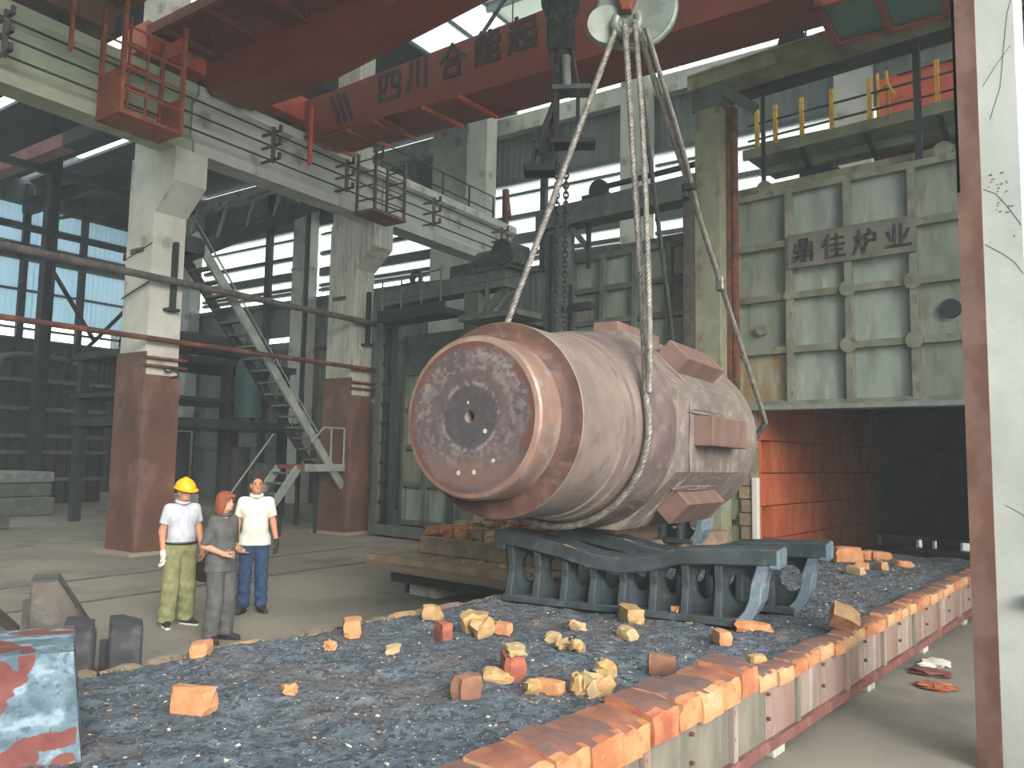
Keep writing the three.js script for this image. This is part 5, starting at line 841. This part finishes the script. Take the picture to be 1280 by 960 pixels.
// ---------------------------------------------------------------- people
function surfaceNet(f, lo, hi, c) {                                     // naive surface nets of f < 0 on a grid
  const n = [0, 1, 2].map((k) => Math.ceil((hi[k] - lo[k]) / c) + 1), [nx, ny, nz] = n, F = new Float32Array(nx * ny * nz), at = (i, j, k) => (k * ny + j) * nx + i;
  for (let k = 0; k < nz; k++) for (let j = 0; j < ny; j++) for (let i = 0; i < nx; i++) F[at(i, j, k)] = f(lo[0] + i * c, lo[1] + j * c, lo[2] + k * c);
  const id = new Int32Array(nx * ny * nz).fill(-1), P = [], I = [];
  for (let k = 0; k + 1 < nz; k++) for (let j = 0; j + 1 < ny; j++) for (let i = 0; i + 1 < nx; i++) {
    let sx = 0, sy = 0, sz = 0, m = 0; const val = (a, b, d) => F[at(i + a, j + b, k + d)];
    const edge = (a, b, d, e, g, h) => { const p = val(a, b, d), q = val(e, g, h); if ((p < 0) !== (q < 0)) { const t = p / (p - q); sx += a + (e - a) * t; sy += b + (g - b) * t; sz += d + (h - d) * t; m++; } };
    edge(0, 0, 0, 1, 0, 0); edge(0, 1, 0, 1, 1, 0); edge(0, 0, 1, 1, 0, 1); edge(0, 1, 1, 1, 1, 1); edge(0, 0, 0, 0, 1, 0); edge(1, 0, 0, 1, 1, 0); edge(0, 0, 1, 0, 1, 1); edge(1, 0, 1, 1, 1, 1); edge(0, 0, 0, 0, 0, 1); edge(1, 0, 0, 1, 0, 1); edge(0, 1, 0, 0, 1, 1); edge(1, 1, 0, 1, 1, 1);
    if (m) { id[at(i, j, k)] = P.length / 3; P.push(lo[0] + (i + sx / m) * c, lo[1] + (j + sy / m) * c, lo[2] + (k + sz / m) * c); }
  }
  for (let k = 1; k + 1 < nz; k++) for (let j = 1; j + 1 < ny; j++) for (let i = 1; i + 1 < nx; i++) {
    const s = F[at(i, j, k)] < 0, q = (a, b, d, e, flip) => { const v = [a, b, d, e]; if (v.some((x) => x < 0)) return; if (flip) I.push(a, d, b, a, e, d); else I.push(a, b, d, a, d, e); };
    if (s !== F[at(i + 1, j, k)] < 0) q(id[at(i, j - 1, k - 1)], id[at(i, j, k - 1)], id[at(i, j, k)], id[at(i, j - 1, k)], !s);
    if (s !== F[at(i, j + 1, k)] < 0) q(id[at(i - 1, j, k - 1)], id[at(i - 1, j, k)], id[at(i, j, k)], id[at(i, j, k - 1)], !s);
    if (s !== F[at(i, j, k + 1)] < 0) q(id[at(i - 1, j - 1, k)], id[at(i, j - 1, k)], id[at(i, j, k)], id[at(i - 1, j, k)], !s);
  }
  const g = new THREE.BufferGeometry(); g.setAttribute('position', new THREE.Float32BufferAttribute(P, 3)); g.setIndex(I); g.computeVertexNormals();
  return bare(g);
}
const capsule = (a, b, ra, rb) => { const dx = b[0] - a[0], dy = b[1] - a[1], dz = b[2] - a[2], L = dx * dx + dy * dy + dz * dz || 1e-9; return (x, y, z) => { const t = clamp(((x - a[0]) * dx + (y - a[1]) * dy + (z - a[2]) * dz) / L), px = x - a[0] - dx * t, py = y - a[1] - dy * t, pz = z - a[2] - dz * t; return Math.sqrt(px * px + py * py + pz * pz) - (ra + (rb - ra) * t); }; };
const ellipsoid = (c, r) => { const m = Math.min(...r); return (x, y, z) => (Math.hypot((x - c[0]) / r[0], (y - c[1]) / r[1], (z - c[2]) / r[2]) - 1) * m; };
const blend = (list, k) => (x, y, z) => { let d = 1e3; for (const f of list) { const q = f(x, y, z), h = Math.max(0, k - Math.abs(d - q)) / k; d = Math.min(d, q) - h * h * k * 0.25; } return d; };
const along = (a, b, t) => [lerp(a[0], b[0], t), lerp(a[1], b[1], t), lerp(a[2], b[2], t)];
function handParts(wrist, dir, thumbSide, curl) {                       // palm, four unequal curled fingers and a thumb leaving the side of the palm
  const D = V(...dir).normalize(), S = V(...thumbSide).addScaledVector(D, -V(...thumbSide).dot(D)).normalize(), N = D.clone().cross(S), W = V(...wrist), P = (d, s, n) => W.clone().addScaledVector(D, d).addScaledVector(S, s).addScaledVector(N, n).toArray();
  const out = [capsule(P(-0.02, 0, 0), P(0.02, 0, 0), 0.027, 0.026), capsule(P(0.02, 0.02, 0), P(0.08, 0.026, 0), 0.018, 0.014), capsule(P(0.02, -0.012, 0), P(0.08, -0.02, 0), 0.018, 0.014)];
  [0.03, 0.011, -0.009, -0.028].forEach((s, i) => { const l = [0.07, 0.08, 0.074, 0.058][i], a = P(0.085, s, 0), b = P(0.085 + l * 0.5, s * 1.1, curl * l * 0.25), c = P(0.085 + l * (0.95 - curl * 0.35), s * 1.1, curl * l * 0.75); out.push(capsule(a, b, 0.0095, 0.0088), capsule(b, c, 0.0088, 0.0075)); });
  out.push(capsule(P(0.015, 0.025, 0), P(0.05, 0.052, 0.012), 0.014, 0.011), capsule(P(0.05, 0.052, 0.012), P(0.085, 0.058, 0.026 * (1 + curl)), 0.0105, 0.0085));
  return out;
}
function person(o) {
  const t = thing('person', o.label, 'person', o.pos, o.turn), k = o.height / 1.72, sc = new THREE.Matrix4().makeScale(k, k, k), sh = (o.shoulder ?? 0.185) * 0.84, add = (name, g, m, par = t) => part(name, [].concat(g).map((q) => q.applyMatrix4(sc)), m, par);
  const hd = o.head ?? [0, 1.6, 0.02], yaw = o.headTurn ?? 0, tilt = o.headTilt ?? 0;
  const Q = new THREE.Quaternion().setFromEuler(new THREE.Euler(tilt, yaw, 0, 'YXZ')), hp = (x, y, z) => V(x, y, z).applyQuaternion(Q).add(V(...hd)).toArray();
  const Qi = Q.clone().invert(), tmp = V(0, 0, 0), inHead = (f) => (x, y, z) => { tmp.set(x - hd[0], y - hd[1], z - hd[2]).applyQuaternion(Qi); return f(tmp.x, tmp.y, tmp.z); };
  const legs = o.legs.map((L) => [L.hip, L.knee, L.ankle]), arms = o.arms.map((A) => [A.shoulder ?? [A.side * sh, 1.39, 0], A.elbow, A.wrist]);
  const headF = inHead(blend([ellipsoid([0, 0.02, -0.012], [0.076, 0.098, 0.094]), ellipsoid([0, -0.055, 0.022], [0.056, 0.062, 0.062]), capsule([0, 0.0, 0.083], [0, -0.03, 0.098], 0.009, 0.014), ellipsoid([0.078, -0.01, -0.01], [0.012, 0.03, 0.02]), ellipsoid([-0.078, -0.01, -0.01], [0.012, 0.03, 0.02]), capsule([-0.02, -0.068, 0.074], [0.02, -0.068, 0.074], 0.009, 0.009)], 0.022));
  const torso = [capsule([-0.03, 0.95, 0], [-0.03, 1.2, 0.0], 0.112, 0.108), capsule([0.03, 0.95, 0], [0.03, 1.2, 0.0], 0.112, 0.108), capsule([-sh * 0.5, 1.29, 0], [sh * 0.5, 1.29, 0], 0.1, 0.1), capsule([-0.06, 0.92, -0.01], [0.06, 0.92, -0.01], 0.118, 0.118), capsule([-sh * 0.8, 1.385, -0.01], [sh * 0.8, 1.385, -0.01], 0.052, 0.052), ...(o.belly ? [ellipsoid([0, 1.06, 0.04], [0.13, 0.14, 0.105])] : []), ...(o.bust ? [ellipsoid([0, 1.23, 0.05], [0.11, 0.07, 0.07])] : [])];
  const hands = o.arms.flatMap((A) => handParts(A.wrist, A.hand, A.thumb, A.curl ?? 0.5));
  const body = blend([...torso, capsule([0, 1.4, -0.01], hp(0, -0.08, -0.02), 0.06, 0.052), headF, ...arms.flatMap(([a, b, c]) => [capsule(a, b, 0.05, 0.04), capsule(b, c, 0.042, 0.028)]), ...legs.flatMap(([a, b, c]) => [capsule(a, b, 0.085, 0.06), capsule(b, c, 0.058, 0.04)])], 0.03);
  const whole = (x, y, z) => { let d = body(x, y, z); for (const h of hands) d = Math.min(d, h(x, y, z)); return d; };
  const box3 = [[-0.55, 0.02, -0.4], [0.55, 1.78, 0.62]];
  const coarse = surfaceNet((x, y, z) => body(x, y, z), [-0.5, 0.03, -0.3], [0.5, 1.52, 0.5], 0.014);
  const headG = surfaceNet((x, y, z) => Math.max(body(x, y, z), 1.47 - y), [hd[0] - 0.16, 1.45, hd[2] - 0.17], [hd[0] + 0.16, 1.76, hd[2] + 0.17], 0.007);
  const handG = o.arms.map((A) => surfaceNet(blend(handParts(A.wrist, A.hand, A.thumb, A.curl ?? 0.5), 0.008), A.wrist.map((v) => v - 0.2), A.wrist.map((v) => v + 0.2), 0.005));
  add('body', [coarse, headG, ...handG], o.skin);
  for (const s of [-1, 1]) { const e = put(bare(new THREE.SphereGeometry(0.0085, 10, 8)), ...hp(s * 0.03, 0.012, 0.076)); add('eye', e, M.black); add('eyebrow', bar(hp(s * 0.016, 0.036, 0.083), hp(s * 0.046, 0.034, 0.076), 0.007), o.brow ?? M.hairBlack); }
  add('mouth', bar(hp(-0.02, -0.068, 0.083), hp(0.02, -0.068, 0.083), 0.008), plain(0x8e5450, 0.6));
  // clothes
  const shirtList = [...torso.map((f) => (x, y, z) => f(x, y, z) - 0.018), ...(o.hem < 0.9 ? [capsule([-0.07, o.hem, -0.01], [0.07, o.hem, -0.01], 0.135, 0.135)] : [])];
  const sleeves = arms.map(([a, b, c], i) => { const tt = o.sleeve ?? 0.6, end = tt <= 1 ? along(a, b, tt) : along(b, c, tt - 1), from = tt <= 1 ? a : b, d = V(...end).sub(V(...from)).normalize(); const f = tt <= 1 ? capsule(a, along(a, b, tt + 0.2), 0.06, 0.064) : blend([capsule(a, b, 0.07, 0.06), capsule(b, c, 0.06, 0.052)], 0.03); return (x, y, z) => Math.max(f(x, y, z), ((x - end[0]) * d.x + (y - end[1]) * d.y + (z - end[2]) * d.z) * (tt <= 1 || V(x, y, z).distanceTo(V(...c)) < 0.35 ? 1 : 0)); });
  const shirtBody = blend([...shirtList, ...sleeves], 0.028);
  add(o.shirtName, surfaceNet((x, y, z) => Math.max(shirtBody(x, y, z), o.hem - y, y - 1.47 + 0.25 * Math.max(0, z)), [-0.5, o.hem - 0.03, -0.3], [0.5, 1.52, 0.5], 0.013), o.shirt);
  const ls = o.loose ?? 0.02, pants = blend([...legs.flatMap(([a, b, c]) => [capsule([a[0], a[1], a[2]], b, 0.078 + ls, 0.062 + ls), capsule(b, c, 0.062 + ls, 0.055 + ls * 1.2)]), capsule([-0.06, 0.93, -0.01], [0.06, 0.93, -0.01], 0.136, 0.136), ...torso.map((f) => (x, y, z) => f(x, y, z) - 0.014)], 0.03);
  add('trousers', surfaceNet((x, y, z) => Math.max(pants(x, y, z) + 0.006 * Math.sin(y * 46 + x * 20) * smooth(0.62, 0.2, y), 0.06 - y, y - (o.hem < 0.9 ? o.hem + 0.025 : 0.99)), [-0.36, 0.03, -0.32], [0.36, 1.02, 0.36], 0.013), o.trousers);
  if (o.belt) add('belt', put(bare(new THREE.TorusGeometry(0.142, 0.018, 6, 32)), 0, 0.985, 0.004, Math.PI / 2, 0, 0).scale(1.25, 1, 1), M.black);
  if (o.collar) add('collar', [put(bare(new THREE.TorusGeometry(0.068, 0.02, 8, 24)), 0, 1.475, 0.0, Math.PI / 2 + 0.25, 0, 0)], o.shirt);
  o.legs.forEach((L) => { const d = V(...(L.toe ?? [0, 0, 1])), P = (f, y) => [L.ankle[0] + d.x * f, y, L.ankle[2] + d.z * f]; const s = add('shoe', surfaceNet(blend([capsule(P(-0.045, 0.05), P(0.05, 0.06), 0.042, 0.044), capsule(P(0.05, 0.045), P(0.165, 0.034), 0.042, 0.03)], 0.03), [L.ankle[0] - 0.26, -0.0, L.ankle[2] - 0.26], [L.ankle[0] + 0.26, 0.14, L.ankle[2] + 0.26], 0.009), M.shoe); add('sole', surfaceNet((x, y, z) => Math.max(blend([capsule(P(-0.045, 0.02), P(0.05, 0.02), 0.046, 0.048), capsule(P(0.05, 0.02), P(0.168, 0.02), 0.048, 0.036)], 0.03)(x, y, z), y - 0.028, 0.001 - y), [L.ankle[0] - 0.28, -0.015, L.ankle[2] - 0.28], [L.ankle[0] + 0.28, 0.06, L.ankle[2] + 0.28], 0.009), o.sole ?? M.black, s); });
  if (o.gloves) o.gloves.forEach(([i, m]) => { const A = o.arms[i]; add('glove', surfaceNet(blend(handParts(A.wrist, A.hand, A.thumb, A.curl ?? 0.5).map((f) => (x, y, z) => f(x, y, z) - 0.006), 0.012), A.wrist.map((v) => v - 0.2), A.wrist.map((v) => v + 0.2), 0.007), m); });
  if (o.hair) add('hair', surfaceNet(inHead(o.hair), [hd[0] - 0.2, 1.38, hd[2] - 0.22], [hd[0] + 0.2, 1.8, hd[2] + 0.2], 0.009), o.hairMat);
  if (o.helmet) {
    const dome = surfaceNet(inHead((x, y, z) => Math.max(ellipsoid([0, 0.045, -0.01], [0.118, 0.125, 0.138])(x, y, z), 0.04 - y)), [hd[0] - 0.2, hd[1] - 0.06, hd[2] - 0.2], [hd[0] + 0.2, hd[1] + 0.24, hd[2] + 0.24], 0.01);
    const h = add('safety_helmet', dome, o.helmet); add('brim', surfaceNet(inHead((x, y, z) => Math.max(ellipsoid([0, 0.045, 0.012], [0.132, 0.03, 0.175])(x, y, z), Math.abs(y - 0.045 + 0.12 * Math.max(0, z - 0.1)) - 0.009)), [hd[0] - 0.22, hd[1] - 0.1, hd[2] - 0.22], [hd[0] + 0.22, hd[1] + 0.16, hd[2] + 0.24], 0.008), o.helmet, h);
    add('crest', put(bare(new THREE.TorusGeometry(0.128, 0.012, 6, 24, Math.PI * 0.8)), 0, 0, 0, 0, Math.PI / 2, 0).applyMatrix4(new THREE.Matrix4().makeRotationX(-0.3)).applyQuaternion(Q).translate(hd[0], hd[1] + 0.045, hd[2]), o.helmet, h);
  }
  return { t, k };
}
{
  const straight = (dx = 0, spread = 0.1) => [{ hip: [0.09, 0.9, 0], knee: [spread, 0.48, 0.02], ankle: [spread + dx, 0.09, -0.02], toe: [0.35, 0, 0.94] }, { hip: [-0.09, 0.9, 0], knee: [-spread, 0.48, 0.02], ankle: [-spread - dx, 0.09, -0.01], toe: [-0.25, 0, 0.97] }];
  const deg = Math.PI / 180;
  person({ label: 'man in a yellow safety helmet, pale polo shirt and khaki trousers', pos: [-9.12, 0, -4.66], turn: 86 * deg, height: 1.69, skin: M.skin, shoulder: 0.195, belly: true, head: [0, 1.59, 0.05], headTurn: 0.1, headTilt: 0.2,
    arms: [{ side: -1, elbow: [-0.205, 1.12, -0.05], wrist: [-0.215, 0.87, 0.03], hand: [0.02, -1, 0.12], thumb: [0, 0, 1], curl: 0.7 }, { side: 1, elbow: [0.205, 1.13, 0.02], wrist: [0.2, 0.9, 0.16], hand: [0, -0.9, 0.4], thumb: [-0.4, 0.3, 1], curl: 0.9 }],
    legs: straight(0.02, 0.1), hem: 0.97, sleeve: 0.66, shirtName: 'polo_shirt', shirt: M.shirtBlue, trousers: M.khaki, loose: 0.034, belt: true, collar: true, gloves: [[0, M.glove]], helmet: M.helmet, sole: M.sole });
  person({ label: 'woman with short red-brown hair in a dark grey work suit holding a small device', pos: [-8.1, 0, -4.62], turn: 100 * deg, height: 1.6, skin: M.skinPale, shoulder: 0.165, bust: true, head: [0, 1.6, 0.02], headTurn: 0.12, brow: M.hairRed,
    arms: [{ side: -1, elbow: [-0.2, 1.1, -0.06], wrist: [-0.13, 1.02, 0.2], hand: [0.4, 0.02, 1], thumb: [0, 1, 0.2], curl: 0.8 }, { side: 1, elbow: [0.2, 1.1, -0.05], wrist: [0.1, 1.03, 0.2], hand: [-0.3, 0.02, 1], thumb: [0, 1, 0.2], curl: 0.8 }],
    legs: straight(0.02, 0.09), hem: 0.8, sleeve: 0.95, shirtName: 'work_jacket', shirt: M.uniform, trousers: M.uniform, loose: 0.03, collar: true,
    hair: (x, y, z) => Math.max(blend([ellipsoid([0, 0.03, -0.018], [0.098, 0.108, 0.112]), ellipsoid([0, -0.07, -0.055], [0.088, 0.1, 0.066]), ellipsoid([0.07, -0.05, -0.01], [0.03, 0.09, 0.05]), ellipsoid([-0.07, -0.05, -0.01], [0.03, 0.09, 0.05]), ellipsoid([0, 0.075, 0.07], [0.07, 0.03, 0.04])], 0.03)(x, y, z) + 0.003 * Math.sin(Math.atan2(z, x) * 26 + y * 30), -ellipsoid([0, -0.04, 0.1], [0.062, 0.1, 0.075])(x, y, z)), hairMat: M.hairRed });
  person({ label: 'tall man in a white short-sleeved shirt and blue jeans standing behind the woman', pos: [-9.25, 0, -5.72], turn: 58 * deg, height: 1.74, skin: M.skin, shoulder: 0.2, belly: true, headTurn: 0.15,
    arms: [{ side: -1, elbow: [-0.215, 1.12, -0.03], wrist: [-0.225, 0.87, 0.05], hand: [-0.05, -1, 0.12], thumb: [0.2, 0, 1], curl: 0.6 }, { side: 1, elbow: [0.22, 1.12, -0.02], wrist: [0.27, 0.88, 0.08], hand: [0.12, -1, 0.1], thumb: [0, 0, 1], curl: 0.8 }],
    legs: straight(0.01, 0.1), hem: 0.84, sleeve: 0.7, shirtName: 'shirt', shirt: M.shirtWhite, trousers: M.jeans, collar: true, gloves: [[1, M.black]],
    hair: (x, y, z) => Math.max(ellipsoid([0, 0.034, -0.018], [0.083, 0.1, 0.1])(x, y, z), -ellipsoid([0, -0.02, 0.075], [0.075, 0.11, 0.07])(x, y, z), 0.0 - y), hairMat: M.hairBlack });
  const d = thing('hand_device', 'small dark device held in both hands by the woman in dark grey', 'device', [-7.79, 0.955, -4.7], 100 * deg); part('case', box(0.07, 0.025, 0.15, 0, 0, 0, 0.008), M.black, d); part('screen', box(0.055, 0.004, 0.11, 0, 0.014, 0), M.steelLight, d);
  const b = thing('hand_bag', 'dark cloth bag hanging from the helmeted man\'s far hand', 'bag', [-8.92, 0.55, -4.9], 98 * deg); part('pouch', irregular(0.14, 0.24, 0.26, 0.06, 9), M.black, b, 0, 0.08, 0); part('strap', tube([[0, 0.18, -0.08], [0, 0.27, 0], [0, 0.18, 0.08]], 0.012, 6), M.black, b);
}

scene.traverse((o) => { if (o.isMesh) { o.castShadow = o.receiveShadow = true; } });
renderer.render(scene, camera);
